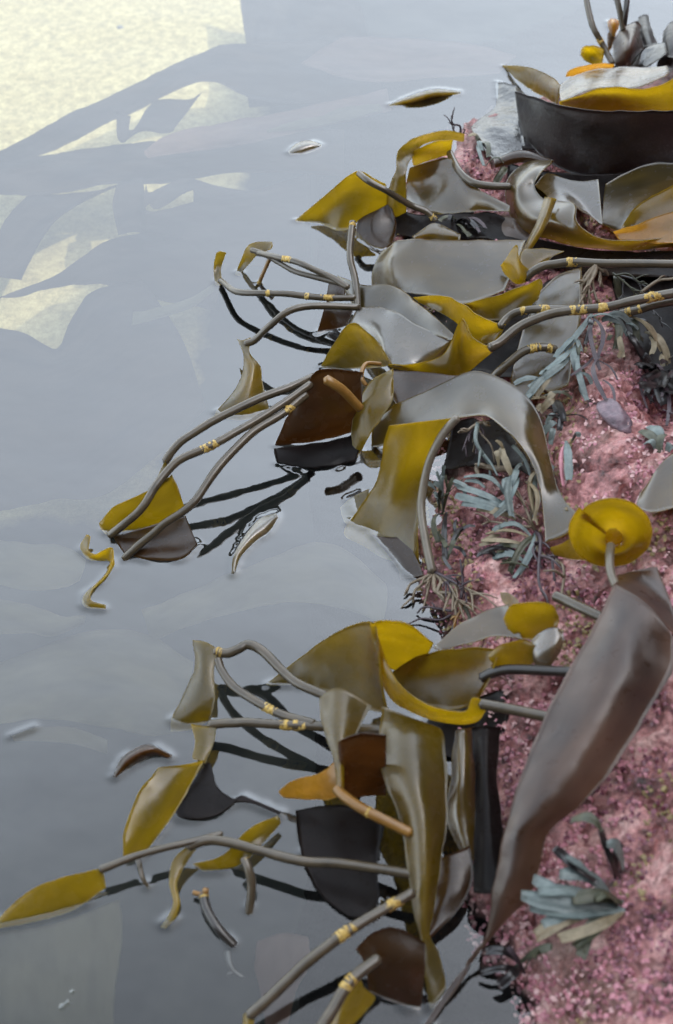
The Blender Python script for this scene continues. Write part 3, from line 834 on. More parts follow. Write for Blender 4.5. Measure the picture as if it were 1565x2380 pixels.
plant('kelp stem bending down to a twisted olive blade that ends in the water', [
    ('olive', [[(552, 788, 3), (565, 792, 3.4), (584, 784, 3.6)], [(564, 818, 3.5), (572, 820, 3.5), (581, 820, 3.5)], [(566, 852, 3), (585, 850, 3.6), (605, 852, 3)], [(547, 905, 1.3), (577, 900, 2.6), (613, 896, 1.6)], [(502, 958, -.1), (560, 946, 1), (623, 937, .6)], [(505, 968, -.7), (560, 976, -.7), (626, 964, -.5)]])],
    [([(572, 800, 3.5), (592, 790, 4.2), (625, 758, 6.5), (665, 726, 8), (720, 711, 8.2), (836, 714, 7)], dict(mat='stipe', r=.0052))])
plant('bundle of three long kelp stems slanting down left to a yellow blade on the water', [
    ('yellow', [[(231, 1215, .6), (235, 1228, .2), (245, 1242, -.2)], [(265, 1179, 3.4), (285, 1207, 1.6), (290, 1236, -.1)], [(330, 1149, 5), (340, 1188, 2.6), (350, 1222, .1)], [(385, 1114, 6), (402, 1152, 3.4), (425, 1196, .2)], [(399, 1102, 6), (414, 1135, 4.6), (431, 1184, .8)]], dict(ruf=.0006)),
    ('olive', [[(395, 1060, 5.5), (390, 1066, 5.5), (384, 1070, 5.5)], [(386, 1090, 4.5), (380, 1090, 4.4), (374, 1092, 4.2)], [(372, 1118, 3.4), (368, 1116, 3.4), (364, 1116, 3.4)]])],
    [([(384, 1072, 5), (402, 1046, 6), (440, 1013, 7), (500, 975, 8), (600, 925, 9), (680, 897, 9), (728, 876, 8.5)], dict(mat='stipe', r=.0056)),
     ([(256, 1245, .6), (300, 1210, 2.8), (335, 1175, 4.3), (370, 1120, 6), (420, 1070, 7), (500, 1035, 8), (560, 1000, 8.5), (640, 950, 9), (722, 893, 9)], dict(mat='stipe', r=.0056, crusts=[(.58, .65)])),
     ([(290, 1300, -.2), (330, 1262, 1.6), (380, 1222, 3.3), (440, 1178, 5), (480, 1130, 6.3), (520, 1070, 7.5), (580, 1010, 8.2), (660, 960, 8.5), (712, 918, 8.5)], dict(mat='stipe', r=.0056, crusts=[(.88, .93)]))])
solo('little yellow kelp ribbon curling on the surface left of the yellow blade', 'yellow', [
    [(202, 1242, 1.5), (207, 1244, 1.5), (211, 1247, 1.5)], [(187, 1272, .1), (196, 1276, .5), (206, 1278, 1)], [(207, 1300, -.3), (215, 1292, .5), (223, 1288, 1)], [(240, 1302, -.2), (240, 1290, .6), (238, 1280, 1.6)],
    [(266, 1312, 0), (263, 1295, 1), (263, 1275, 1.9)], [(238, 1352, -.2), (245, 1338, .2), (252, 1327, .8)], [(195, 1385, -.1), (205, 1377, .2), (216, 1370, .6)], [(199, 1410, -.1), (205, 1402, .3), (212, 1395, .6)], [(246, 1416, -.1), (246, 1411, .2), (246, 1406, .4)]], ruf=.0003, undul=.0004)
solo('dark brown triangular kelp blade overhanging the water beside the stem bundle', 'brown', [
    [(638, 1037, -.2), (645, 1020, 1), (665, 975, 4)], [(722, 1026, .4), (720, 985, 4), (710, 900, 8.5)], [(818, 1004, 1), (800, 950, 5), (745, 859, 10)], [(840, 970, 3), (842, 930, 6), (844, 864, 9.5)]])
plant('stout orange kelp stem end sticking up above the dark triangle', [], [
    ([(758, 882, 11.5), (775, 892, 11), (800, 910, 9.8), (838, 950, 7)], dict(mat='stipe_amber', r=.0068, r2=.006))])
plant('yellow kelp strap curving down left of the grey arch, thin loop at its top', [
    ('yellow', [[(914, 857, 8), (914, 870, 8), (914, 887, 7.5)], [(865, 884, 7), (885, 911, 7), (914, 928, 6.5)], [(833, 935, 5), (855, 951, 5.5), (887, 972, 5)], [(819, 990, 2.5), (838, 1000, 3), (858, 1016, 3)], [(822, 1068, -.6), (830, 1063, -.4), (840, 1048, -.1)]], dict(ruf=.0005))],
    [([(851, 895, 8), (842, 880, 8.6), (842, 862, 9), (853, 845, 9.2), (885, 846, 8.5)], dict(mat='stipe_amber', r=.003))])
solo('reddish brown kelp blade in shade beneath the yellow cup', 'brown', [
    [(910, 862, 5), (910, 892, 5), (912, 925, 4.5)], [(970, 864, 5.5), (965, 902, 5), (942, 962, 4.5)], [(1085, 876, 7), (1065, 890, 7), (1005, 922, 6.5)]])
solo('large grey kelp blade arching over the rock hollow and down to the coil', 'grey', [
    [(870, 985, 2), (866, 1010, 1), (866, 1040, .3)], [(912, 945, 5), (915, 985, 4), (905, 1030, 2.5)], [(1000, 905, 9), (1000, 950, 8), (985, 1000, 6.5)], [(1080, 867, 11.5), (1075, 920, 11), (1060, 974, 10)],
    [(1130, 866, 12.5), (1125, 920, 12.5), (1120, 966, 12)], [(1200, 899, 13), (1177, 950, 13.5), (1160, 986, 13.5)], [(1252, 960, 12.5), (1222, 1000, 13.5), (1200, 1026, 13.5)],
    [(1277, 1060, 11), (1256, 1080, 12), (1240, 1086, 12)], [(1302, 1150, 10), (1280, 1162, 10.5), (1259, 1170, 10.5)], [(1350, 1200, 10.5), (1320, 1240, 9.5), (1268, 1262, 9)]], ruf=.0008)
plant('tall yellow and olive kelp blade hanging into the water from a pale bowed stem', [
    ('yellow', [[(903, 990, 13), (980, 980, 14.4), (1058, 971, 14)], [(892, 1030, 10.2), (955, 1036, 11.4), (1021, 1025, 11.4)], [(880, 1100, 5.6), (930, 1106, 7), (986, 1090, 7.6)], [(848, 1165, 1.8), (905, 1177, 3), (976, 1180, 4.2)], [(799, 1238, -.8), (880, 1248, -.4), (973, 1260, 2)], [(850, 1272, -2), (900, 1300, -2), (976, 1312, .2)]]),
    ('brown', [[(866, 1243, -.1), (900, 1250, .4), (945, 1250, 1)], [(918, 1312, -.6), (940, 1310, .3), (970, 1300, .8)], [(932, 1348, -.6), (955, 1344, -.3), (988, 1338, .4)]])],
    [([(1062, 972, 14.6), (1040, 995, 13.4), (1018, 1032, 12), (992, 1090, 9.4), (979, 1170, 6.5), (988, 1250, 4.5), (1005, 1328, 2.6)], dict(mat='stipe_pale', r=.0056))])
solo('dark olive kelp lobe awash left of the tall yellow blade', 'olive', [
    [(791, 1182, -.7), (815, 1160, -.1), (858, 1136, .4)], [(798, 1206, -.8), (825, 1196, -.1), (852, 1186, .4)], [(808, 1220, -1.2), (830, 1218, -.8), (848, 1213, -.3)]])
solo('thin translucent kelp shred floating alone in mid pool', 'pale', [
    [(539, 1334, .05), (543, 1331, .2), (547, 1327, .05)], [(545, 1290, .1), (552, 1290, .6), (561, 1292, .1)], [(574, 1240, .1), (585, 1248, .7), (596, 1258, 0)], [(604, 1207, .1), (617, 1222, .7), (627, 1236, 0)], [(641, 1193, 0), (644, 1198, .1), (647, 1204, 0)]], ruf=.0003, undul=.0003)
solo('long low kelp edge breaking the surface near the top', 'olive', [
    [(904, 244, -.1), (906, 245, .05), (908, 247, -.1)], [(958, 222, -.1), (964, 228, .9), (970, 236, -.2)], [(1010, 208, -.1), (1010, 216, 1.1), (1008, 226, -.2)], [(1070, 213, -.1), (1070, 216, .05), (1070, 219, -.1)]], ruf=.0003, undul=.0003)
solo('short grey kelp edge breaking the surface below the long one', 'pale', [
    [(670, 353, -.1), (672, 356, .05), (676, 360, -.1)], [(690, 334, .2), (698, 345, .6), (704, 358, -.2)], [(720, 328, .2), (722, 338, .6), (726, 352, -.2)], [(748, 336, -.1), (748, 339, .05), (747, 343, -.1)]], ruf=.0003, undul=.0003)

# ---- the coil at the right edge
def coil():
    r = thing('kelp_plant', 'yellow kelp rolled into a round horn at the right edge of the rock', 'kelp', P(1428, 1352, 15))
    rows = []
    for k in range(15):
        a = math.radians(-150 + 26.5 * k)
        ox, oy = 1421 + (90 + .7 * k) * math.cos(a), 1234 + (76 + .6 * k) * math.sin(a)
        mx, my = 1424 + 58 * math.cos(a), 1241 + 50 * math.sin(a)
        ix, iy = 1427 + 16 * math.cos(a), 1254 + 16 * math.sin(a)
        rows.append([(ox, oy, 18 - 4.2 * math.sin(a) + .06 * k), (mx, my, 16.4 - 3.4 * math.sin(a)), (ix, iy, 14.5)])
    blade(rows, M['yellow'], 'blade', r, ruf=.0004, nu=6)
    rows = [[(1408, 1245, 17), (1409, 1258, 16), (1412, 1272, 15)], [(1414, 1232, 19), (1424, 1244, 18), (1424, 1270, 16)], [(1432, 1230, 19.5), (1438, 1244, 18), (1436, 1264, 16)], [(1446, 1240, 18), (1446, 1252, 17), (1442, 1264, 16)]]
    blade(rows, M['yellow'], 'blade', r, ruf=.0003)
    rows = [[(1278, 1272, 10.5), (1282, 1280, 10.2), (1290, 1290, 10)], [(1310, 1262, 12.5), (1322, 1280, 12), (1335, 1300, 11.5)], [(1340, 1240, 14.5), (1358, 1270, 14), (1382, 1304, 13.5)]]
    blade(rows, M['olive'], 'blade', r)
    stipe([(1420, 1268, 17.5), (1417, 1295, 18), (1420, 1330, 18), (1432, 1362, 18)], M['stipe_pale'], r=.005, parent=r)


coil()
solo('grey kelp wing at the right edge above the coiled horn', 'grey', [
    [(1478, 1180, 16), (1482, 1168, 16), (1488, 1150, 16)], [(1520, 1190, 17), (1525, 1130, 17.5), (1538, 1078, 18)], [(1620, 1170, 18), (1620, 1080, 19), (1620, 1010, 19)]])

# ---- foreground, low in the frame
solo('broad dark purple brown kelp blade sweeping down the foreground rock', 'purple', [
    [(1428, 1356, 20), (1500, 1405, 21), (1566, 1480, 20)], [(1388, 1440, 19.5), (1460, 1490, 21), (1562, 1560, 19.5)], [(1340, 1530, 18.5), (1430, 1578, 20.5), (1525, 1620, 18.5)], [(1262, 1680, 17), (1358, 1718, 19), (1452, 1745, 17)],
    [(1202, 1830, 15), (1280, 1850, 16.5), (1368, 1858, 15)], [(1170, 1940, 12.5), (1220, 1942, 13.5), (1276, 1932, 12.5)], [(1150, 2050, 9), (1192, 2052, 10), (1242, 2050, 9)], [(1122, 2195, 4), (1150, 2165, 5), (1196, 2118, 6)], [(1058, 2275, 1.5), (1080, 2258, 2), (1117, 2208, 3)], [(985, 2385, .2), (1000, 2382, .3), (1014, 2366, .4)]],
     thick=.0032, undul=.004)
solo('dark folded kelp end above the sweeping foreground blade', 'purple', [
    [(1430, 1362, 19), (1432, 1350, 18), (1436, 1336, 16)], [(1500, 1412, 18.5), (1492, 1365, 17), (1480, 1325, 15.5)], [(1580, 1490, 19), (1565, 1420, 17), (1528, 1318, 16)]])
plant('olive kelp leaf with a pointed tip on the water and a yellow bowl shaped rim', [
    ('olive', [[(619, 1590, -.1), (625, 1592, -.1), (634, 1594, -.2)], [(698, 1530, 2.2), (695, 1560, 1.3), (690, 1592, .2)], [(780, 1471, 8.5), (775, 1530, 5), (765, 1610, 1.2)], [(864, 1446, 13), (850, 1540, 8), (830, 1642, 3)], [(882, 1520, 11.5), (890, 1600, 8), (905, 1660, 4.5)]]),
    ('yellow', [[(864, 1450, 13), (868, 1482, 10), (875, 1524, 7)], [(905, 1440, 14.5), (915, 1490, 10), (915, 1555, 5)], [(962, 1459, 14), (960, 1500, 10), (960, 1548, 6)], [(1008, 1495, 11), (1002, 1506, 9.6), (992, 1524, 8)]]),
    ('olive', [[(900, 1572, 6), (915, 1590, 5), (935, 1615, 4.5)], [(960, 1532, 8), (970, 1572, 6), (985, 1640, 4.5)], [(1050, 1508, 10), (1055, 1560, 7.5), (1055, 1650, 5)], [(1148, 1508, 11.5), (1132, 1570, 9), (1097, 1635, 6.5)], [(1152, 1535, 11.5), (1142, 1567, 10), (1122, 1604, 9)]]),
    ('yellow', [[(860, 1447, 13.6), (866, 1450, 13.4), (872, 1450, 13)], [(866, 1500, 11), (873, 1500, 11.4), (886, 1500, 11.8)], [(878, 1560, 8), (893, 1558, 9.6), (906, 1555, 10.4)], [(913, 1628, 6), (929, 1614, 9), (940, 1601, 10.6)], [(985, 1668, 5), (1000, 1655, 8.5), (1006, 1642, 10.6)], [(1060, 1684, 6), (1076, 1670, 9), (1081, 1654, 11)], [(1108, 1678, 8), (1116, 1652, 10.8), (1098, 1622, 12.5)], [(1134, 1646, 11.4), (1132, 1638, 11.8), (1127, 1628, 12.2)]], dict(ruf=.0004))],
    [([(1118, 1636, 11.8), (1150, 1643, 12), (1190, 1650, 12.3), (1280, 1668, 13)], dict(mat='stipe', r=.006)), ([(1120, 1575, 9), (1150, 1562, 10), (1200, 1556, 11), (1330, 1562, 13)], dict(mat='stipe_dark', r=.006))])
plant('cluster of short yellow and grey kelp lobes on the rock above the bowl rim', [
    ('grey', [[(1008, 1504, 9), (1015, 1509, 9), (1025, 1512, 9)], [(1080, 1444, 10), (1085, 1466, 10), (1090, 1494, 10)], [(1150, 1412, 11), (1160, 1441, 11), (1165, 1477, 11)], [(1184, 1406, 12), (1194, 1440, 12), (1218, 1488, 12)]]),
    ('yellow', [[(1172, 1438, 12.6), (1176, 1450, 12.3), (1180, 1462, 12)], [(1188, 1408, 15), (1198, 1442, 13.2), (1205, 1478, 11.4)], [(1240, 1398, 16.6), (1245, 1440, 13.8), (1248, 1488, 12)], [(1282, 1408, 16.2), (1284, 1440, 14.2), (1278, 1480, 12.6)], [(1299, 1432, 14.8), (1299, 1442, 14.4), (1296, 1456, 13.8)]]),
    ('pale', [[(1226, 1500, 11.8), (1228, 1512, 11.6), (1232, 1526, 11.3)], [(1250, 1476, 13), (1248, 1512, 12.6), (1250, 1556, 11)], [(1288, 1458, 14.2), (1284, 1502, 13.6), (1276, 1550, 11.6)], [(1308, 1466, 14), (1309, 1485, 13.8), (1303, 1514, 12.8)]]),
    ('yellow', [[(1136, 1522, 11.2), (1138, 1530, 11), (1142, 1538, 10.6)], [(1158, 1502, 12.4), (1162, 1526, 11.6), (1168, 1552, 10)], [(1205, 1488, 13.2), (1207, 1520, 12), (1210, 1556, 10.6)], [(1236, 1494, 13), (1238, 1516, 12.2), (1238, 1542, 11.2)], [(1246, 1512, 12.4), (1247, 1518, 12.2), (1247, 1526, 11.9)]]),
    ('olive', [[(1163, 1376, 11), (1166, 1390, 11), (1172, 1404, 11)], [(1185, 1380, 11.5), (1187, 1394, 11.5), (1190, 1410, 11.5)], [(1206, 1396, 11.5), (1206, 1402, 11.5), (1206, 1412, 11.5)]])],
    [([(1290, 1385, 15.5), (1320, 1398, 16), (1350, 1412, 16.5), (1400, 1436, 17)], dict(mat='stipe', r=.0062))])
plant('upright twisted kelp blade in the water with three pale stems running right', [
    ('olive', [[(449, 1488, 3.6), (478, 1493, 4.2), (507, 1509, 4.2)], [(454, 1540, 3), (475, 1542, 3.7), (498, 1556, 3.6)], [(438, 1592, 1.8), (470, 1597, 2.8), (501, 1617, 2.6)], [(404, 1662, .2), (450, 1652, 1.4), (493, 1652, 1.6)], [(396, 1700, -.9), (440, 1696, -.7), (482, 1676, -.2)]]),
    ('yellow', [[(445, 1683, 2.5), (470, 1688, 2.6), (503, 1690, 2.5)], [(456, 1722, 1.8), (475, 1724, 2.1), (499, 1723, 2)], [(448, 1762, 1.5), (463, 1767, 1.7), (477, 1774, 1.6)]])],
    [([(500, 1515, 4), (530, 1518, 4.3), (556, 1508, 4.8), (578, 1498, 5), (612, 1514, 5), (660, 1562, 4.8), (700, 1591, 5), (775, 1624, 5.5)], dict(mat='stipe', r=.0058, crusts=[(.02, .1)])),
     ([(506, 1532, 3.8), (516, 1558, 3.5), (545, 1596, 3.4), (600, 1632, 3.8), (660, 1661, 4.2), (730, 1682, 5)], dict(mat='stipe', r=.0052, crusts=[(.62, .78)])),
     ([(488, 1684, 2.4), (540, 1679, 3.2), (600, 1680, 4), (760, 1690, 5), (895, 1698, 6)], dict(mat='stipe', r=.0056, crusts=[(.6, .7)]))])
plant('yellow and silver kelp leaf dipping into the water with a thin hooked tail', [
    ('yellow', [[(370, 1785, 2.8), (420, 1779, 2.6), (474, 1768, 2)], [(323, 1842, 2.8), (380, 1847, 1.8), (437, 1838, .8)], [(291, 1927, 2.4), (340, 1922, 1.4), (397, 1903, .1)], [(287, 1982, 1.3), (320, 1977, .6), (352, 1963, 0)], [(300, 2002, .5), (318, 1997, .2), (336, 1987, -.1)]])],
    [([(318, 1993, .8), (326, 2015, .8), (332, 2040, .5), (347, 2066, -.3)], dict(mat='stipe', r=.0032, r2=.0022))])
solo('black rimmed kelp edge curving out of the water left of the yellow leaf', 'brown', [
    [(263, 1806, -.2), (268, 1805, .1), (274, 1802, -.2)], [(288, 1757, .2), (300, 1764, 1.3), (312, 1779, -.2)], [(345, 1731, .3), (350, 1741, 1.5), (357, 1756, -.1)], [(400, 1756, -.1), (398, 1759, .1), (396, 1764, -.2)]], ruf=.0003, undul=.0003)
plant('pointed yellow kelp leaf at the left edge on a straight stem', [
    ('yellow', [[(-16, 2150, -.1), (-16, 2154, -.1), (-16, 2160, -.3)], [(60, 2077, 1.6), (70, 2110, .7), (80, 2142, -.3)], [(150, 2038, 2.4), (160, 2075, 1.1), (176, 2112, -.2)], [(238, 2018, 2.8), (243, 2040, 1.8), (246, 2062, .8)]], dict(ruf=.0004))],
    [([(234, 2021, 2.7), (280, 2003, 2.9), (330, 1986, 3), (430, 1960, 3.2), (516, 1937, 3)], dict(mat='stipe', r=.0046, r2=.0034))])
plant('kelp stem arching left over the water to a yellow blade with a dangling tail', [
    ('yellow', [[(444, 1960, 2.6), (449, 1966, 2.6), (455, 1974, 2.6)], [(404, 2000, 1.8), (415, 2006, 1.8), (430, 2012, 1.6)], [(394, 2050, 1.2), (403, 2056, 1.3), (411, 2056, 1.2)], [(404, 2095, .8), (411, 2096, .9), (418, 2096, .8)], [(394, 2126, .2), (401, 2129, .3), (408, 2132, .2)], [(374, 2155, -.3), (380, 2156, -.3), (385, 2158, -.3)]], dict(ruf=.0003))],
    [([(440, 1968, 2.6), (480, 1953, 3), (530, 1957, 3.2), (600, 1976, 3.5), (700, 2004, 4), (800, 2010, 4.5), (970, 2034, 5.5)], dict(mat='stipe', r=.0055))])
plant('short yellow kelp blade behind the arching stem with a stub hanging down', [
    ('yellow', [[(450, 2008, .3), (462, 2016, .2), (476, 2024, -.1)], [(520, 1986, 2), (530, 2000, 1.2), (547, 2012, .3)], [(585, 1923, 3), (594, 1950, 2), (582, 1990, 1.5)], [(645, 1896, 2), (650, 1905, 1.8), (652, 1914, 1.5)]])],
    [([(568, 1995, 3), (578, 2020, 2.6), (585, 2060, 1.5), (579, 2124, -.4)], dict(mat='stipe', r=.005, crusts=[(.0, .08)]))])
plant('dark loose kelp stem fragment with yellow forked end floating near the bottom', [], [
    ([(473, 2078, 1.2), (481, 2112, 1), (506, 2155, .7), (545, 2198, -.3)], dict(mat='stipe_dark', r=.0052, crusts=[(.0, .12)])),
    ([(450, 2074, .9), (460, 2077, 1), (473, 2080, 1.1)], dict(mat='stipe_amber', r=.0026)),
    ([(478, 2082, 1.1), (478, 2068, 1.9)], dict(mat='stipe_amber', r=.0034))])
plant('small dark forked weed fragment just under the surface near the bottom', [], [
    ([(530, 2212, -.4), (534, 2238, -.6), (545, 2258, -.9), (566, 2272, -1.2)], dict(mat='stipe_dark', r=.004, r2=.0025)), ([(545, 2258, -.9), (530, 2266, -1)], dict(mat='stipe_dark', r=.0022))], cat='weed fragment', name='weed_fragment')
solo('long olive brown kelp strap hanging down to a twist at the waterline', 'olive', [
    [(888, 1642, 6.5), (950, 1668, 8), (1024, 1692, 7.5)], [(884, 1700, 8), (950, 1716, 10), (1032, 1712, 8)], [(889, 1800, 8.5), (960, 1806, 10.5), (1039, 1800, 8.5)], [(929, 1900, 7.5), (980, 1906, 9.3), (1038, 1900, 7.5)], [(949, 2010, 6), (985, 2012, 7.3), (1024, 2002, 6)], [(962, 2120, 4.3), (985, 2118, 5), (1010, 2106, 4.3)],
    [(978, 2182, 3), (988, 2180, 3.3), (999, 2172, 3)], [(984, 2242, 2), (1000, 2232, 2), (1020, 2216, 2)], [(1000, 2345, -.2), (1018, 2324, .2), (1038, 2292, .4)]], ruf=.001)
plant('amber kelp blade twisted over the stems in front of the hanging strap', [
    ('olive', [[(743, 1622, 8), (790, 1600, 9.8), (864, 1642, 8.5)], [(751, 1690, 9), (790, 1692, 10), (836, 1692, 9)], [(775, 1762, 9), (790, 1764, 9.5), (806, 1757, 9)], [(784, 1842, 8), (792, 1841, 8.3), (799, 1835, 8)]]),
    ('amber', [[(648, 1840, 3), (655, 1847, 2.4), (665, 1853, 1.8)], [(682, 1813, 5), (700, 1836, 4), (722, 1856, 2.8)], [(745, 1797, 7.5), (757, 1822, 6.5), (772, 1856, 5)], [(786, 1763, 9), (792, 1802, 8.6), (798, 1844, 8)]])],
    [([(783, 1833, 8), (800, 1850, 8.1), (840, 1878, 8.2), (885, 1902, 8.2), (955, 1936, 8)], dict(mat='stipe_amber', r=.006, crusts=[(.6, .66)]))])
solo('dark brown kelp blade hanging in shade between amber blade and strap', 'brown', [
    [(788, 1724, 13), (790, 1760, 10), (792, 1800, 7)], [(800, 1718, 14), (804, 1780, 9), (806, 1850, 3)], [(845, 1702, 15), (848, 1775, 9), (850, 1850, 2)], [(898, 1706, 15), (898, 1780, 9), (898, 1850, 2)]])
solo('grey narrow kelp strap beside the hanging olive strap on the rock side', 'grey', [
    [(1060, 1698, 7), (1078, 1694, 8), (1098, 1690, 7)], [(1048, 1800, 6), (1076, 1802, 7.4), (1106, 1800, 6)], [(1036, 1890, 4), (1070, 1900, 5), (1104, 1905, 4.5)], [(1075, 1985, 2.4), (1090, 1995, 3), (1106, 2000, 2.8)]])
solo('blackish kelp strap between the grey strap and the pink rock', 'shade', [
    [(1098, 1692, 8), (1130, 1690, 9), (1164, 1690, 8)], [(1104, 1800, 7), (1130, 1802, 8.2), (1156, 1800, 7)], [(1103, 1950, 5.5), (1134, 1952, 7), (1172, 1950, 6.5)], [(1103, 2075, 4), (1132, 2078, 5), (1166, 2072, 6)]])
solo('small wet brown kelp lobe at the waterline below the grey strap', 'brown', [
    [(1013, 1998, 3.5), (1050, 1984, 4.4), (1092, 1966, 4.5)], [(1008, 2080, 2.6), (1050, 2062, 3.5), (1098, 2046, 3.6)], [(998, 2142, 1.8), (1025, 2132, 2.2), (1062, 2117, 2.3)], [(983, 2188, 1.4), (990, 2185, 1.5), (999, 2180, 1.4)]])
plant('long kelp stem with yellow crust running in from the bottom edge', [
    ('yellow', [[(566, 2362, 1.5), (578, 2352, 2.2), (596, 2346, 2.4)], [(564, 2400, .8), (574, 2402, 1.4), (588, 2402, 1.4)]])],
    [([(580, 2360, 2.2), (640, 2306, 3.4), (700, 2252, 4.6), (765, 2200, 5.7), (830, 2150, 6.4), (960, 2074, 7)], dict(mat='stipe', r=.0058, crusts=[(.66, .8), (.9, .97)]))])
plant('amber brown kelp blade at the bottom with its stem leaving the frame', [
    ('brown', [[(828, 2205, 4), (850, 2242, 3), (858, 2306, .8)], [(868, 2166, 6), (880, 2232, 4), (890, 2318, .6)], [(930, 2158, 6), (940, 2242, 4), (952, 2338, 0)], [(988, 2190, 5), (988, 2252, 3.5), (978, 2346, -.3)]]),
    ('yellow', [[(832, 2245, 3.4), (838, 2272, 2.8), (842, 2296, 2.2)], [(786, 2342, 2.6), (816, 2340, 2), (874, 2318, 1)], [(760, 2396, 2), (800, 2396, 1.4), (852, 2350, .4)]])],
    [([(740, 2400, 3.6), (775, 2345, 4.4), (815, 2280, 5.2), (880, 2228, 5.4)], dict(mat='stipe', r=.0064, crusts=[(.55, .75)]))])

# ---- dark sheets laid in for shade under the clusters and mirror images on the water
solo('black sheet standing in for shade on the rock beneath the middle cluster', 'shade', [
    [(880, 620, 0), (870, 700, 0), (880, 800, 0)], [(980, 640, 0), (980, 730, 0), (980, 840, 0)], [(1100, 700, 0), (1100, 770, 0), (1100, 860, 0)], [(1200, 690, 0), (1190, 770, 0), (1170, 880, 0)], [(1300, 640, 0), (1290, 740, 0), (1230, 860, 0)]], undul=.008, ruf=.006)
solo('black sheet standing in for shade in the hollow at the right edge behind the banded stems', 'shade', [
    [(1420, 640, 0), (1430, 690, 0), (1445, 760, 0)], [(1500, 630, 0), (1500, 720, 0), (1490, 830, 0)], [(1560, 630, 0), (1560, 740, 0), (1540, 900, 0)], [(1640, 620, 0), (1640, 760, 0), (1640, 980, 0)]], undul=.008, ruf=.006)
solo('black sheet standing in for shade in the hollow under the top of the grey arch', 'shade', [
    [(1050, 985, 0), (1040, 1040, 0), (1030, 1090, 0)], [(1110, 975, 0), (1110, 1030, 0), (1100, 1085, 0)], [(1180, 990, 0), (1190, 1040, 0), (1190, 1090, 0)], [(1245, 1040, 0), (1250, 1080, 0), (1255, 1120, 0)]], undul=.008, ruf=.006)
solo('black sheet standing in for shade beneath the bowl rim behind the hanging straps', 'shade', [
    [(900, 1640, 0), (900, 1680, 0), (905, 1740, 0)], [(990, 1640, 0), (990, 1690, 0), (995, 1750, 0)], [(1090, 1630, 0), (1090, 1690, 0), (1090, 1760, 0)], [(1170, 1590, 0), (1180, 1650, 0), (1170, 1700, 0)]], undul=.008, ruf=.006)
solo('brown black sheet standing in for shade between the black blade and the crescent', 'shade', [
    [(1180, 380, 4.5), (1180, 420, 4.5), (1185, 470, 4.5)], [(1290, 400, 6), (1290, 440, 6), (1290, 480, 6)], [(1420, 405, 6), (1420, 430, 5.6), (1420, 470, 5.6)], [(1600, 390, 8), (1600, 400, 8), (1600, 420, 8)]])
solo('dark brown sheet standing in for shade beneath the grey blade below the loop', 'shade', [
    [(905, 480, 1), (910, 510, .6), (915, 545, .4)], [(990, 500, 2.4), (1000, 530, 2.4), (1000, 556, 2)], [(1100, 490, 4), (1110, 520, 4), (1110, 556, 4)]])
solo('black sheet on the water standing in for a reflection in front of the hanging strap', 'shade', [  # mirror image of the tall weed drawn as a flat black sheet
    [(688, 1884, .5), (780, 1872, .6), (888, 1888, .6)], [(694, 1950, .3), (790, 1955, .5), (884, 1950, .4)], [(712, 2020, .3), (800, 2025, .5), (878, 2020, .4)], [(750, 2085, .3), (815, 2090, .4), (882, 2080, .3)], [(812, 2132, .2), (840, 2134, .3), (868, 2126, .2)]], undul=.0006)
solo('black sheet standing in for the reflection under the overhanging brown triangle', 'shade', [  # dark reflection below the triangle laid in as a sheet
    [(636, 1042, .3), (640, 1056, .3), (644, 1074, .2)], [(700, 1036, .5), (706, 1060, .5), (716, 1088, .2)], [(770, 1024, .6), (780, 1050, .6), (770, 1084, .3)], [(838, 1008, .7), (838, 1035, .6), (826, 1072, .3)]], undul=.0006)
solo('black sheet standing in for the reflection right of the yellow and silver leaf', 'shade', [  # the leaf's dark mirror image, modelled as a thin sheet
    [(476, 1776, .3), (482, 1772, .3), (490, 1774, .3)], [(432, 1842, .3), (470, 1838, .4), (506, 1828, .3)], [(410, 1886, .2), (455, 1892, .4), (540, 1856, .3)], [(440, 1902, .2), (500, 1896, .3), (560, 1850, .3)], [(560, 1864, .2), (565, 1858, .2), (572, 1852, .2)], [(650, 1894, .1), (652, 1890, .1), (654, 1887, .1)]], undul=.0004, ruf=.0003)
solo('brown sheet awash below the yellow blade of the stem bundle', 'brown', [
    [(262, 1246, .2), (272, 1262, .2), (290, 1288, .1)], [(320, 1232, .4), (334, 1262, .4), (350, 1300, .2)], [(400, 1206, .4), (410, 1250, .4), (420, 1300, .2)], [(432, 1200, .3), (446, 1235, .3), (460, 1266, .2)]], undul=.0004, ruf=.0003)

# ------------------------------------------------------------------ weed lying under the surface
def sub(label, mat, rows, **kw):
    return tag(blade([[(a, b, -zz) for a, b, zz in r] for r in rows], M[mat], 'submerged_kelp', thick=.002, undul=.003, **kw), label, 'kelp')


sub('dark submerged kelp band along the lower edge of the bright sand', 'sub_brown', [
    [(-40, 372, 12), (-40, 380, 13), (-40, 392, 14)], [(76, 312, 11), (78, 340, 12), (80, 365, 13)], [(167, 262, 10), (172, 295, 11), (178, 325, 12)], [(227, 237, 9), (235, 262, 10), (240, 290, 11)], [(353, 176, 8), (345, 215, 9), (335, 250, 10)], [(444, 133, 7), (430, 175, 8), (420, 205, 9)], [(510, 108, 6), (505, 150, 7), (500, 190, 8)], [(600, 100, 6), (600, 160, 6), (600, 235, 7)], [(760, 90, 6), (760, 170, 6), (760, 245, 6)]])
sub('wide submerged kelp blade filling the far middle of the pool', 'sub_brown', [
    [(557, -40, 11), (640, -40, 9), (820, -40, 9)], [(560, 20, 11), (650, 20, 9), (840, 20, 8)], [(573, 106, 10), (660, 106, 8), (860, 100, 7)], [(570, 170, 9), (680, 180, 7), (880, 180, 6)], [(580, 250, 9), (700, 240, 6), (900, 240, 5)]])
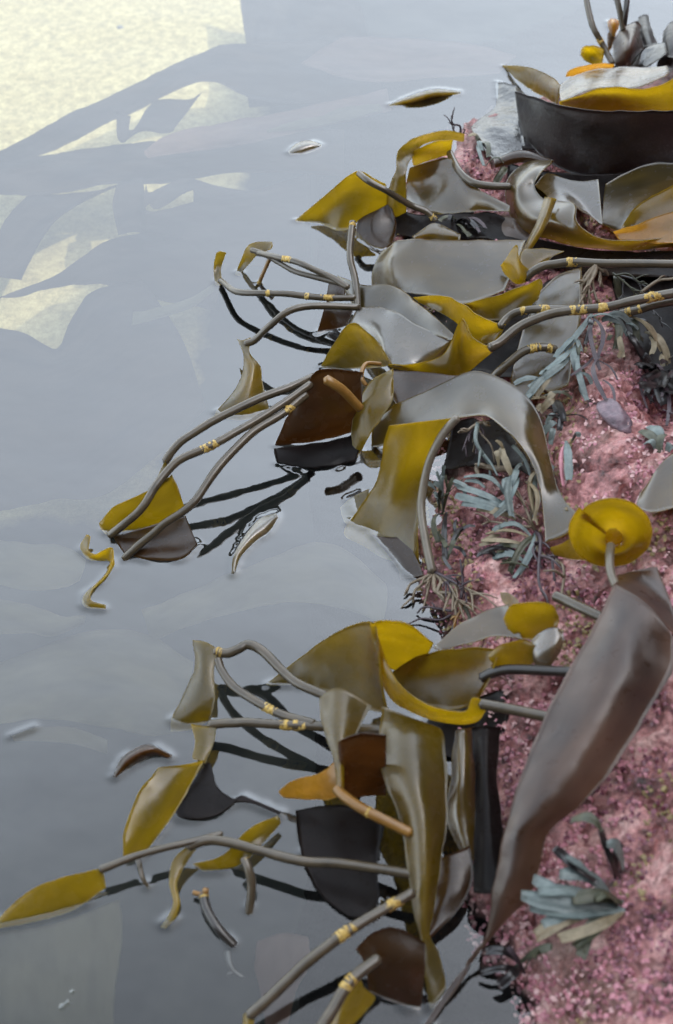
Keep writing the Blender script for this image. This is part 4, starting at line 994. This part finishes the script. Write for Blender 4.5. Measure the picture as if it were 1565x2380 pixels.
sub('reddish submerged kelp ribbon running right just under the surface', 'sub_red', [
    [(335, 352, 2.4), (338, 360, 2.4), (345, 368, 2.6)], [(400, 310, 1.6), (410, 335, 1.4), (425, 355, 2)], [(490, 290, 1.4), (495, 318, 1), (505, 345, 1.6)], [(620, 268, 1.2), (625, 295, .8), (630, 322, 1.4)], [(760, 238, 1.2), (765, 266, .8), (770, 290, 1.4)], [(900, 208, 1.4), (905, 236, 1), (910, 258, 1.6)]])
sub('tan streaked submerged kelp blade beside the reddish ribbon', 'sub_tan', [
    [(618, 302, .9), (620, 304, .8), (624, 308, .9)], [(700, 278, .8), (705, 288, .6), (712, 298, .9)], [(790, 252, .8), (795, 266, .6), (800, 280, .9)], [(880, 240, 1), (885, 248, .9), (890, 258, 1)]])
sub('broad submerged kelp band across the left of the pool', 'sub_brown', [
    [(-40, 372, 14), (-40, 410, 13), (-40, 450, 13)], [(80, 362, 13), (80, 405, 12), (75, 455, 12)], [(165, 350, 11), (165, 395, 10), (160, 446, 11)], [(278, 338, 10), (270, 385, 9), (262, 428, 10)], [(380, 330, 9), (380, 378, 7), (390, 425, 8)], [(560, 320, 8), (560, 370, 6), (560, 400, 7)], [(800, 300, 8), (800, 360, 6), (800, 410, 7)]])
sub('submerged kelp strap crossing the sand patches steeply', 'sub_brown', [
    [(270, 262, 7), (285, 268, 7), (305, 272, 7)], [(275, 325, 7), (283, 330, 7), (300, 320, 7)], [(300, 302, 8), (330, 300, 7), (360, 235, 7)], [(380, 310, 7), (400, 290, 7), (440, 230, 7)], [(400, 305, 8), (412, 290, 7), (470, 215, 8)]])
sub('submerged kelp blade slanting down left to the pool edge', 'sub_brown', [
    [(285, 425, 10), (240, 440, 11), (150, 452, 12)], [(240, 440, 10), (180, 470, 11), (70, 455, 12)], [(145, 500, 11), (90, 520, 12), (20, 500, 13)], [(95, 560, 12), (45, 570, 13), (-10, 545, 13)], [(50, 650, 13), (-10, 640, 13), (-60, 600, 13)]])
sub('large submerged kelp blade below the sand patches in mid pool', 'sub_brown', [
    [(270, 430, 8), (262, 480, 8), (275, 545, 9)], [(330, 415, 7), (330, 470, 7), (325, 540, 8)], [(345, 490, 6), (350, 520, 6), (355, 560, 7)], [(460, 465, 6), (460, 510, 5), (460, 600, 6)], [(600, 440, 6), (600, 500, 5), (600, 620, 6)], [(720, 400, 7), (720, 500, 6), (720, 620, 7)]])
sub('submerged kelp strip between the two bright upper sand patches', 'sub_brown', [
    [(340, 430, 6), (336, 455, 6), (334, 490, 6)], [(355, 485, 6), (375, 440, 6), (400, 425, 6)], [(398, 470, 6), (420, 440, 6), (442, 414, 6)], [(445, 440, 6), (470, 440, 6), (500, 432, 6)], [(450, 470, 6), (520, 470, 6), (600, 450, 6)]])
sub('submerged kelp band under the lower left sand patches', 'sub_brown', [
    [(-40, 712, 10), (-40, 703, 9), (-40, 690, 9)], [(50, 670, 9), (50, 676, 9), (45, 690, 9)], [(130, 640, 8), (128, 650, 8), (125, 668, 8)], [(240, 565, 7), (250, 600, 7), (235, 660, 7)], [(360, 540, 6), (370, 600, 6), (340, 690, 7)], [(520, 540, 6), (520, 620, 6), (500, 720, 7)]])
sub('submerged dark kelp sheet left of the yellow tip', 'sub_brown', [
    [(-60, 760, 11), (-60, 900, 11), (-60, 1200, 12)], [(45, 770, 9), (30, 900, 9), (40, 1180, 10)], [(130, 810, 8), (110, 900, 8), (130, 1160, 9)], [(165, 750, 7), (200, 880, 7), (240, 1150, 8)], [(215, 680, 6), (300, 820, 6), (380, 1050, 7)], [(330, 650, 6), (420, 780, 6), (480, 950, 7)]])
sub('pale tan submerged kelp ribbon trailing left from the small yellow tip', 'sub_tan', [
    [(500, 655, .7), (498, 665, .6), (496, 678, .8)], [(450, 690, 1.4), (448, 702, 1.2), (446, 715, 1.5)], [(380, 712, 2), (378, 726, 1.8), (376, 738, 2.2)], [(310, 725, 3.2), (308, 740, 3), (306, 756, 3.3)]])
sub('khaki submerged kelp blade entering from the left edge at mid height', 'sub_tan', [
    [(-40, 1250, 2.5), (-40, 1300, 2), (-40, 1350, 2.5)], [(60, 1262, 2), (60, 1310, 1.4), (60, 1372, 2)], [(150, 1270, 2.4), (150, 1320, 1.6), (150, 1365, 2.4)], [(200, 1300, 2.4), (195, 1325, 2), (185, 1350, 2.6)]])
sub('second khaki submerged kelp blade below it along the left edge', 'sub_tan', [
    [(-40, 1390, 1.2), (-40, 1430, .8), (-40, 1475, 1.6)], [(60, 1400, 1), (60, 1435, .6), (60, 1472, 1.4)], [(140, 1430, 1.4), (135, 1452, 1), (125, 1478, 1.6)], [(200, 1432, 1.2), (198, 1440, 1), (195, 1450, 1.4)]])
sub('very wide khaki submerged kelp blade spread below the left edge weed', 'sub_tan', [
    [(-40, 1560, 4), (-40, 1620, 3.4), (-40, 1690, 4)], [(80, 1510, 3.4), (90, 1580, 2.6), (95, 1670, 3.4)], [(200, 1470, 3.4), (230, 1560, 2.6), (250, 1690, 3.6)], [(330, 1470, 4), (350, 1580, 3), (340, 1710, 4)], [(450, 1540, 5), (440, 1620, 4), (420, 1700, 5)]])
sub('slender khaki submerged kelp tip with a lifted edge near the left', 'sub_tan', [
    [(28, 1712, .2), (30, 1716, .5), (34, 1722, .8)], [(90, 1692, .2), (92, 1704, .8), (96, 1722, 1.4)], [(170, 1690, .8), (172, 1706, 1.2), (176, 1730, 1.8)], [(250, 1720, 1.6), (250, 1735, 1.6), (250, 1752, 2.2)]])
sub('pale submerged kelp blade in the bottom left corner', 'sub_tan', [
    [(-40, 2170, 1.6), (120, 2150, 1.4), (278, 2090, 1)], [(-40, 2240, 2), (130, 2230, 1.4), (285, 2170, 1.4)], [(-40, 2320, 2.4), (140, 2320, 1.6), (270, 2290, 2)], [(-40, 2440, 3), (150, 2440, 2), (260, 2440, 3)]])
sub('pinkish submerged kelp blade near the bottom middle', 'sub_red', [
    [(600, 2190, 2.4), (660, 2170, 1.8), (715, 2180, 2.4)], [(590, 2250, 2), (650, 2250, 1.4), (722, 2240, 2)], [(610, 2320, 2.2), (650, 2330, 1.8), (690, 2300, 2.2)], [(620, 2390, 3), (640, 2390, 2.6), (665, 2390, 3)]])
sub('faint submerged kelp blade lying in mid pool below the stem bundle', 'sub_tan', [
    [(330, 1420, 5), (340, 1450, 4.4), (350, 1490, 5)], [(450, 1370, 4.4), (470, 1400, 3.8), (490, 1440, 4.4)], [(620, 1300, 4), (650, 1340, 3.4), (670, 1400, 4)], [(760, 1260, 4.4), (800, 1330, 3.6), (810, 1420, 4.4)], [(900, 1360, 4.6), (900, 1400, 4), (890, 1450, 4.6)]])
sub('faint reddish submerged kelp under the far middle water', 'sub_red', [
    [(700, 150, 2.6), (740, 120, 2.2), (800, 85, 2.6)], [(850, 190, 2.4), (900, 140, 2), (950, 90, 2.6)], [(1020, 180, 2.6), (1060, 140, 2.4), (1100, 105, 3)], [(1160, 170, 3.4), (1180, 150, 3.4), (1200, 130, 3.6)]])

# ------------------------------------------------------------------ leafy tufts on the rock
def leaf(p0, p1, wid, mat, parent, bend=.3, fork=0, name='leaf', lift=.012):
    """a strap shaped leaf from p0 to p1, arched upwards, blunt or forked at its end"""
    p0 = np.asarray(p0); p1 = np.asarray(p1)
    d = p1 - p0
    L = np.linalg.norm(d)
    s = np.cross(d, (0, 0, 1.0)); s /= max(np.linalg.norm(s), 1e-6)
    tw = rng.uniform(-.7, .7)
    u = np.array([0, 0, 1.0])
    side = s * math.cos(tw) + u * math.sin(tw)
    n = 7
    rows = []
    kink = rng.uniform(-.15, .15)
    for i in range(n):
        t = i / (n - 1)
        c = p0 + d * t + u * (lift * math.sin(math.pi * t)) + s * (kink * L * math.sin(math.pi * t))
        wv = wid * .72 * (.25 + .75 * min(1, t * 2.2)) * (1 if t < .85 else .72) * (1 + .15 * rng.uniform(-1, 1))
        rows.append([c + side * wv * .5 * q + u * (-.12 * wid * q * q) for q in (-1, -.33, .33, 1)])
    G = catmull(np.array(rows), 2)
    V = G.reshape(-1, 3)
    nu, nv = G.shape[:2]
    F = grid_faces(nu, nv)
    N2 = np.cross(np.gradient(G, axis=0), np.gradient(G, axis=1)); N2 /= np.maximum(np.linalg.norm(N2, axis=-1, keepdims=True), 1e-9)
    B = (G - N2 * .0009).reshape(-1, 3)
    k = len(V)
    F += grid_faces(nu, nv, k, True)
    bd = [i * nv for i in range(nu)] + [(nu - 1) * nv + j for j in range(1, nv)] + [i * nv + nv - 1 for i in range(nu - 2, -1, -1)] + [j for j in range(nv - 2, 0, -1)]
    for i in range(len(bd)):
        a, b = bd[i], bd[(i + 1) % len(bd)]
        F.append((b, a, a + k, b + k))
    mesh_obj(name, np.concatenate([V, B]), F, M[mat], parent)
    for q in range(fork):
        e = p0 + d * rng.uniform(.5, .85)
        dd = d / L * rng.uniform(.25, .5) * L + s * rng.uniform(-.35, .35) * L + u * rng.uniform(-.05, .15) * L
        leaf(e, e + dd, wid * rng.uniform(.5, .8), mat, parent, 0, 0, name, lift * .3)


def twig(p0, p1, r, mat, parent, forks=2, name='twig', wob=.12):
    p0 = np.asarray(p0); p1 = np.asarray(p1)
    d = p1 - p0
    L = np.linalg.norm(d)
    ctrl = [p0] + [p0 + d * t + np.array([rng.uniform(-1, 1), rng.uniform(-1, 1), rng.uniform(-.2, 1)]) * L * wob for t in (.35, .7)] + [p1]
    C = catmull(ctrl, 5)
    VV, FF = tube_mesh(C, np.linspace(r, r * .55, len(C)), 6)
    VV = [VV]; FF = list(FF); off = len(VV[0])
    for k in range(forks):
        i = rng.randrange(len(C) // 3, len(C) - 2)
        e = C[i] + d * rng.uniform(.2, .4) + np.array([rng.uniform(-1, 1), rng.uniform(-1, 1), rng.uniform(-.3, .8)]) * L * .22
        C2 = catmull([C[i], (C[i] + e) / 2 + np.array([0, 0, .05 * L]), e], 4)
        v, f = tube_mesh(C2, np.linspace(r * .7, r * .35, len(C2)), 6)
        VV.append(v); FF += [tuple(q + off for q in g) for g in f]; off += len(v)
    return mesh_obj(name, np.concatenate(VV), FF, M[mat], parent)


def tuft(label, base, tips, name='weed_tuft', cat='seaweed', fork=0, up0=.004):
    b = on_rock(*base, up0) if len(base) == 2 else P(*base)
    r = thing(name, label, cat, b)
    for t in tips:
        if t[0] == 't':
            _, x, y, z, rad, mat, fk = t[:7]
            q0 = P(*t[7]) if len(t) > 7 else b
            twig(q0, P(x, y, z), rad, mat, r, fk)
        else:
            x, y, z, wd, mat = t[:5]
            q0 = P(*t[5]) if len(t) > 5 else b + np.array([rng.uniform(-.006, .006), rng.uniform(-.006, .006), 0])
            leaf(q0, P(x, y, z), wd, mat, r, fork=fork)
    return r


tuft('tuft of blunt blue grey leaves fanned out on the foreground rock', (1440, 2110), [
    (1240, 2040, 12, .020, 'leaf_blue'), (1212, 2078, 11.5, .019, 'leaf_blue'), (1232, 2110, 10.5, .020, 'leaf_blue'), (1250, 2070, 12.5, .022, 'leaf_blue'), (1300, 2030, 13.5, .020, 'leaf_blue'),
    (1245, 2175, 10, .022, 'leaf_tan'), (1262, 2150, 10.5, .020, 'leaf_blue'), (1300, 2180, 10.5, .017, 'leaf_tan'), (1350, 2225, 9.5, .017, 'leaf_green'), (1335, 2200, 10, .015, 'leaf_green'), (1330, 2090, 12.5, .018, 'leaf_green'),
    (1290, 1970, 13, .017, 'leaf_dark', (1390, 2050, 13)), (1310, 1985, 13.5, .017, 'leaf_blue', (1385, 2040, 13)), (1385, 2090, 13, .018, 'leaf_green'), (1290, 2120, 11, .018, 'leaf_blue')])
tuft('dark strap leaves with a pale arched tip above the blue grey tuft', (1435, 2040), [
    (1395, 1925, 18, .016, 'leaf_dark'), (1330, 1905, 17, .014, 'leaf_green', (1400, 1930, 18)), (1450, 2010, 13, .020, 'leaf_blue', (1410, 1960, 17)), (1445, 1960, 15, .012, 'leaf_dark')])
tuft('brown purple strap leaves in the hollow below the foreground blade', (1210, 2260), [
    (1130, 2210, 3, .012, 'leaf_dark'), (1160, 2290, 2, .014, 'leaf_dark'), (1250, 2220, 7, .016, 'leaf_green'), (1180, 2200, 5, .01, 'twig_purple'), (1120, 2260, 1.5, .01, 'leaf_dark'), (1285, 2200, 8, .012, 'leaf_green')])
tuft('pale blue grey and tan branching weed tangled in the hollow under the arch', (1245, 1240), [
    (1065, 1130, 7.5, .012, 'leaf_blue', (1190, 1180, 8)), (1060, 1150, 7, .013, 'leaf_blue', (1190, 1190, 8)), (1090, 1160, 7, .012, 'leaf_blue', (1195, 1195, 8)), (1080, 1108, 8, .010, 'leaf_blue', (1180, 1160, 8.5)),
    (1075, 1170, 7, .011, 'leaf_blue', (1190, 1200, 8)), (1110, 1180, 7, .012, 'leaf_tan', (1200, 1205, 8)),
    (1190, 1200, 9.5, .016, 'leaf_blue', (1195, 1100, 10)), (1175, 1180, 9.5, .012, 'leaf_blue', (1205, 1110, 10)), (1200, 1090, 10.5, .010, 'leaf_blue', (1180, 1150, 9.5)), (1180, 1110, 10, .009, 'leaf_blue', (1183, 1170, 9.5)),
    (1245, 1090, 9.5, .012, 'leaf_tan', (1250, 1220, 9)), (1232, 1070, 10, .010, 'leaf_blue', (1240, 1200, 9.4)), (1255, 1100, 9, .010, 'leaf_blue', (1250, 1180, 9)), (1225, 1120, 10, .01, 'leaf_tan', (1240, 1210, 9.4)),
    (1130, 1240, 7, .013, 'leaf_tan', (1235, 1250, 8)), (1120, 1255, 7, .010, 'leaf_tan', (1225, 1265, 8)), (1145, 1232, 7.5, .012, 'leaf_blue', (1235, 1246, 8)), (1150, 1275, 7, .012, 'leaf_green', (1225, 1290, 7.6)), (1110, 1290, 6, .013, 'leaf_dark', (1215, 1300, 7.4)), (1140, 1300, 6, .012, 'leaf_blue', (1220, 1306, 7.4)), (1165, 1310, 6.4, .010, 'leaf_green', (1228, 1318, 7.4)),
    (1165, 1040, 11, .013, 'leaf_tan', (1200, 1125, 9.5)), (1152, 1050, 10.5, .009, 'leaf_tan', (1160, 1085, 10)), (1185, 1330, 7, .012, 'leaf_green'), (1205, 1335, 7, .010, 'leaf_blue'),
    ('t', 1200, 1150, 10, .0024, 'twig_tan', 3), ('t', 1195, 1190, 9.6, .002, 'twig_tan', 3), ('t', 1240, 1150, 10, .002, 'twig_tan', 2), ('t', 1260, 1320, 9.6, .0024, 'twig_purple', 2), ('t', 1290, 1350, 10.5, .003, 'twig_purple', 2), ('t', 1275, 1400, 10, .0028, 'twig_purple', 2), ('t', 1120, 1220, 7.5, .002, 'twig_tan', 2, (1235, 1225, 8.4)), ('t', 1305, 1390, 11, .003, 'twig_tan', 2)], fork=1)
tuft('small grey green sprigs along the inside of the pale bowed stem', (1030, 1200), [
    (1008, 1120, 6, .009, 'leaf_blue'), (1030, 1100, 6.5, .009, 'leaf_blue'), (1010, 1150, 5.5, .009, 'leaf_blue'), (1025, 1140, 6, .008, 'leaf_green'), (1020, 1260, 4, .010, 'leaf_green'), (1035, 1300, 4, .010, 'leaf_dark'), (1060, 1250, 4.6, .009, 'leaf_green', (1040, 1300, 3.6)), (1075, 1225, 5, .009, 'leaf_dark', (1040, 1290, 3.8)), (1055, 1110, 7, .008, 'leaf_green')], fork=2)
tuft('pale root like holdfast hanging under the top of the grey arch', (1110, 985, 10.5), [
    ('t', 1065, 1005, 10, .003, 'twig_tan', 2), ('t', 1100, 1050, 8, .0026, 'twig_tan', 2), ('t', 1085, 1060, 8, .0024, 'twig_purple', 2), ('t', 1130, 1030, 9, .0024, 'twig_purple', 2), ('t', 1125, 1075, 8, .0026, 'twig_purple', 2), ('t', 1140, 990, 10.6, .003, 'twig_tan', 1), ('t', 1150, 1075, 8.6, .002, 'twig_tan', 2),
    ('t', 1110, 1085, 8, .005, 'twig_tan', 1, (1180, 1090, 9)), ('t', 1115, 1110, 7.6, .004, 'twig_tan', 1, (1110, 1085, 8)), ('t', 1140, 1105, 8, .0035, 'leaf_blue', 2), ('t', 1215, 1080, 9, .0018, 'twig_tan', 1, (1200, 1030, 11)), ('t', 1235, 1090, 9.5, .0018, 'twig_tan', 1, (1225, 1060, 10.6))], name='holdfast', cat='holdfast')
tuft('tan holdfast of forked roots gripping the rock at the waterline', (1010, 1330, 2.2), [
    ('t', 945, 1380, .3, .0026, 'twig_tan', 3), ('t', 960, 1400, .2, .0026, 'twig_tan', 3), ('t', 990, 1395, .6, .0026, 'twig_tan', 3), ('t', 1035, 1400, 2.6, .0036, 'twig_tan', 2), ('t', 1060, 1430, 3.4, .0034, 'twig_tan', 2), ('t', 1080, 1440, 4, .0026, 'twig_tan', 3),
    ('t', 1050, 1390, 3.6, .0024, 'twig_purple', 3), ('t', 1085, 1400, 5, .0022, 'twig_purple', 3), ('t', 1070, 1370, 5, .0022, 'twig_purple', 2), ('t', 1100, 1420, 5, .0024, 'twig_tan', 3), ('t', 970, 1425, .3, .002, 'twig_purple', 1, (1050, 1420, 2)), ('t', 950, 1450, .2, .0018, 'twig_purple', 0, (1048, 1430, 2)),
    ('t', 1070, 1300, 6.6, .0022, 'twig_purple', 1, (1072, 1390, 4)), ('t', 1060, 1460, 2.4, .003, 'stipe_amber', 3, (1075, 1400, 4)), ('t', 1090, 1470, 3, .003, 'leaf_green', 3, (1080, 1410, 4)), ('t', 1045, 1500, 1, .0022, 'leaf_dark', 2, (1060, 1440, 3))], name='holdfast', cat='holdfast')
tuft('pale comb of branched weed hanging below the upper banded stem', (1385, 617, 14.5), [
    ('t', 1352, 700, 11, .0036, 'twig_tan', 3), ('t', 1362, 705, 11, .0034, 'twig_tan', 3), ('t', 1375, 706, 11.4, .0036, 'twig_tan', 3), ('t', 1388, 700, 11.4, .0034, 'twig_tan', 3), ('t', 1348, 660, 12, .0030, 'twig_tan', 3), ('t', 1402, 668, 12, .0032, 'twig_tan', 2), ('t', 1415, 640, 13, .003, 'twig_tan', 2),
    ('t', 1480, 690, 11, .0018, 'leaf_green', 3, (1425, 635, 13)), ('t', 1520, 720, 10.6, .0018, 'leaf_dark', 3, (1440, 640, 12)), ('t', 1470, 730, 10, .0018, 'leaf_dark', 3, (1450, 650, 12)), ('t', 1540, 760, 10, .0018, 'leaf_dark', 3, (1500, 690, 11)), ('t', 1500, 660, 12, .0016, 'leaf_green', 3, (1430, 640, 13)),
    (1440, 690, 10, .014, 'leaf_green', (1430, 640, 12)), ('t', 1600, 640, 15, .0028, 'twig_tan', 1, (1490, 680, 12))], cat='seaweed')
tuft('blue grey frayed weed tuft hanging below the lower banded stems', (1375, 735, 13), [
    (1310, 815, 12, .012, 'leaf_blue'), (1290, 830, 11.6, .011, 'leaf_blue', (1340, 780, 12.4)), (1230, 900, 10.5, .013, 'leaf_blue', (1325, 830, 12)), (1215, 940, 10, .012, 'leaf_blue', (1300, 860, 11)), (1260, 870, 11.4, .014, 'leaf_blue', (1330, 810, 12)), (1245, 925, 10, .010, 'leaf_tan', (1300, 850, 11)),
    (1350, 880, 11, .012, 'leaf_blue', (1340, 800, 12)), (1365, 930, 11.5, .010, 'leaf_blue', (1345, 820, 12)), (1340, 860, 11, .010, 'leaf_green', (1345, 790, 12)), (1380, 850, 13, .007, 'twig_purple'), (1410, 930, 15.5, .008, 'twig_purple', (1395, 830, 13.6)), (1395, 860, 13.4, .007, 'twig_purple'), (1360, 800, 12.6, .008, 'leaf_dark'),
    (1440, 745, 13, .016, 'leaf_blue'), (1470, 755, 12.6, .014, 'leaf_blue', (1400, 740, 13.4)), (1455, 770, 12, .013, 'leaf_blue', (1400, 745, 13)), (1540, 815, 11, .016, 'leaf_tan', (1470, 735, 13)), (1555, 845, 10, .013, 'leaf_tan', (1500, 770, 12)), (1480, 800, 10.6, .016, 'leaf_green', (1450, 740, 12)), (1430, 810, 11.4, .014, 'leaf_green', (1420, 745, 12.4)), (1450, 830, 11.5, .010, 'leaf_tan', (1440, 780, 11.6)), (1500, 830, 9.6, .012, 'leaf_dark', (1460, 770, 11)), (1520, 790, 10, .014, 'leaf_dark', (1480, 740, 12))], fork=1)
tuft('tangle of tan and olive weed scraps beside the grey arch shoulder', (1275, 935), [
    (1235, 910, 10.5, .009, 'twig_tan'), (1225, 925, 10.5, .010, 'leaf_tan'), (1255, 955, 10, .014, 'leaf_tan', (1290, 925, 10.5)), (1270, 945, 10.4, .014, 'leaf_tan', (1300, 915, 10.8)), (1330, 925, 11, .005, 'leaf_green', (1265, 920, 10.8)), (1270, 985, 9.4, .012, 'leaf_blue', (1300, 975, 9.6)), (1265, 1005, 9.2, .011, 'leaf_blue', (1295, 985, 9.6)), (1280, 1030, 9.4, .012, 'leaf_blue', (1290, 1000, 9.6)), (1295, 960, 9, .014, 'leaf_dark'), (1310, 980, 9, .014, 'leaf_dark'), (1300, 1000, 8.6, .012, 'leaf_dark')], fork=1)
tuft('single slate blue leaf with a companion sprig on the pink rock', (1325, 1035), [
    (1323, 1115, 12, .014, 'leaf_blue'), (1345, 1015, 12, .010, 'leaf_blue'), (1310, 1130, 11, .007, 'turf_pink')])
tuft('cluster of dark shining curled leaves in the hollow at the right edge', (1525, 870), [
    (1480, 850, 11, .020, 'leaf_dark'), (1500, 880, 11.5, .022, 'leaf_dark'), (1535, 900, 12, .022, 'leaf_dark'), (1560, 880, 12, .020, 'leaf_dark'), (1500, 920, 11, .016, 'leaf_dark'), (1545, 940, 12, .016, 'leaf_dark'), (1565, 830, 12, .012, 'leaf_dark'), (1540, 860, 13, .008, 'twig_purple'), (1505, 950, 12, .006, 'twig_purple'), (1560, 960, 12, .006, 'twig_purple'), (1550, 990, 12, .006, 'twig_purple')], fork=1)
tuft('grey green frilled leaf clump at the right edge above the coil', (1535, 1060), [
    (1490, 1000, 16, .016, 'leaf_green'), (1510, 990, 16, .018, 'leaf_blue'), (1545, 1010, 16.5, .016, 'leaf_green'), (1500, 1030, 16, .014, 'leaf_blue'), (1560, 1040, 16.5, .014, 'leaf_blue')])
tuft('two thin dark purple twigs standing on the pink rock by the far loop', (1070, 325), [
    ('t', 1050, 268, 6.5, .0022, 'twig_purple', 1), ('t', 1043, 285, 6, .0016, 'twig_purple', 2), ('t', 1078, 300, 5, .0016, 'twig_purple', 1)])
tuft('olive scraps of weed between the pink rock and the silvery blade', (1115, 340), [
    (1090, 315, 4.6, .010, 'leaf_tan'), (1108, 325, 5, .010, 'leaf_green'), (1120, 350, 5, .010, 'leaf_blue'), (1135, 365, 5, .010, 'leaf_green'), (1125, 385, 5, .009, 'leaf_blue'), (1170, 378, 5.6, .008, 'leaf_green', (1130, 385, 5)), (1150, 425, 5.6, .016, 'leaf_green', (1178, 390, 6))])
tuft('dark shaggy scraps below the grey loop blade', (1060, 525), [
    (1020, 512, 4.6, .008, 'leaf_green'), (1045, 510, 4.8, .008, 'leaf_dark'), (1100, 520, 5, .012, 'leaf_dark'), (1115, 540, 5, .010, 'leaf_dark'), (1090, 550, 4.6, .010, 'leaf_green'), (1130, 530, 5, .008, 'twig_purple')], fork=1)

# ------------------------------------------------------------------ crusty pink turf on the rock: nobody could count it
def turf():
    V, F, MI = [], [], []
    n = 0
    tries = 0
    while n < 10500 and tries < 90000:
        tries += 1
        px = rng.uniform(880, 1640); py = rng.uniform(290, 2420)
        x, y, _ = at(px, py, .06)
        if vnoise(x * 30, y * 30, 8) < .30:
            continue
        z = float(rockh(x, y))
        if z < -.004:
            continue
        z += float(rock_detail(np.array(x), np.array(y))) - .007
        a = rng.uniform(0, 6.283); L = rng.uniform(.004, .011); wd = rng.uniform(.0012, .0032)
        up = rng.uniform(.1, .9)
        d = np.array([math.cos(a), math.sin(a), 0]); s = np.array([-d[1], d[0], 0])
        c = np.array([x, y, z])
        tip = c + d * L * (1 - up * .6) + np.array([0, 0, L * up * .8])
        mid = c + d * L * .5 * (1 - up * .5) + np.array([0, 0, L * (.3 + up * .45)])
        k = len(V)
        V += [c + s * wd * .6, c - s * wd * .6, mid + s * wd, mid - s * wd, tip + s * wd * .6, tip - s * wd * .6]
        F += [(k, k + 1, k + 3, k + 2), (k + 2, k + 3, k + 5, k + 4)]
        q = vnoise(x * 9, y * 9, 40) + rng.uniform(-.35, .35)
        m = 0 if .40 < q < .84 else (1 if q >= .84 else 2)
        if vnoise(x * 14, y * 14, 90) > .62 and rng.random() < .7: m = 3
        MI += [m, m]
        n += 1
    tag(mesh_obj('coralline_turf', V, F, [M['turf_pink'], M['turf_pale'], M['turf_red'], M['turf_olive']], None, True, None, MI), 'crusty pink coralline turf covering the rock', 'seaweed turf', kind='stuff')


turf()

# ------------------------------------------------------------------ water, lifted slightly where weed breaks its surface
def water():
    cell = .003
    x0, x1, y0, y1 = -.62, .56, .36, 2.62
    nx = int((x1 - x0) / cell); ny = int((y1 - y0) / cell)
    hit = np.zeros((nx, ny), bool)
    for A in ALLPTS:
        q = A[np.abs(A[:, 2]) < .0022]
        i = ((q[:, 0] - x0) / cell).round().astype(int); j = ((q[:, 1] - y0) / cell).round().astype(int)
        ok = (i >= 0) & (i < nx) & (j >= 0) & (j < ny)
        hit[i[ok], j[ok]] = True
    h = np.zeros((nx, ny))
    cur = hit.copy()
    for amp in (.0020, .0012, .0005):
        h = np.where((h == 0) & cur, amp, h)
        n = cur.copy()
        n[1:] |= cur[:-1]; n[:-1] |= cur[1:]; n[:, 1:] |= cur[:, :-1]; n[:, :-1] |= cur[:, 1:]
        cur = n
    for _ in range(1):
        h = (h + np.roll(h, 1, 0) + np.roll(h, -1, 0) + np.roll(h, 1, 1) + np.roll(h, -1, 1)) / 5
    xs = np.concatenate([[-60, -20, -6, -2, -.8], x0 + cell * np.arange(nx), [.8, 2, 6, 20, 60]])
    ys = np.concatenate([[-60, -20, -6, -1, 0], y0 + cell * np.arange(ny), [3, 5, 9, 30, 120]])
    X, Y = tensor(xs, ys)
    Z = np.zeros_like(X)
    Z[5:5 + nx, 5:5 + ny] = h
    Z += .0006 * fbm(X * 7, Y * 9, 61, 2)
    tag(grid_obj('water', X, Y, Z, M['water']), kind='structure')


water()


# ------------------------------------------------------------------ small loose things
def lump(name, c, size, mat, label, cat, seed=1, n=14, flat=1.0, rz=0.0):
    V = []; F = []
    for i in range(n + 1):
        th = math.pi * i / n
        for k in range(2 * n):
            ph = math.pi * k / n
            d = np.array([math.sin(th) * math.cos(ph), math.sin(th) * math.sin(ph), math.cos(th)])
            q = 1 + .38 * (vnoise(d[0] * 1.6 + 5 + seed, d[1] * 1.6 + d[2] * 2.1 + 7, seed) - .5) + .12 * (vnoise(d[0] * 6 + 9, d[1] * 6 + d[2] * 5, seed + 3) - .5)
            p = d * q * np.array(size)
            V.append(np.array([p[0] * math.cos(rz) - p[1] * math.sin(rz), p[0] * math.sin(rz) + p[1] * math.cos(rz), p[2]]) + c)
    for i in range(n):
        for k in range(2 * n):
            a = i * 2 * n + k; b = i * 2 * n + (k + 1) % (2 * n)
            F.append((a, a + 2 * n, b + 2 * n, b))
    return tag(mesh_obj(name, V, F, M[mat]), label, cat)


simple('lilac', [(.3, (.07, .05, .065)), (.5, (.14, .10, .12)), (.7, (.2, .13, .15))], 90, .4, .8, dist=.004)
simple('pebble_dark', [(.3, (.06, .055, .045)), (.7, (.12, .11, .09))], 60, .6, .3)
STONE = lump('stone', on_rock(1428, 968, .003), (.016, .030, .010), 'lilac', 'lilac grey stone set in the top of the pink ridge', 'stone', 4, rz=.5)
lump('pebble', at(280, 64, -.207), (.007, .006, .005), 'pebble_dark', 'single dark pebble lying on the bright sand', 'pebble', 9)


def bubble(px, py, r, label):
    c = at(px, py, 0)
    V = []; F = []
    n = 8
    for i in range(n + 1):
        th = .5 * math.pi * i / n
        for k in range(2 * n):
            ph = math.pi * k / n
            V.append(c + r * np.array([math.sin(th) * math.cos(ph), math.sin(th) * math.sin(ph), math.cos(th)]))
    for i in range(n):
        for k in range(2 * n):
            a = i * 2 * n + k; b = i * 2 * n + (k + 1) % (2 * n)
            F.append((a, a + 2 * n, b + 2 * n, b))
    tag(mesh_obj('bubble', V, F, M['water']), label, 'bubble', 'foam bubbles in the bottom left corner')


bubble(146, 2340, .0042, 'largest foam bubble on the water near the bottom left corner')
bubble(158, 2330, .003, 'middle foam bubble touching the largest one')
bubble(168, 2305, .0026, 'lone small foam bubble above the pair')
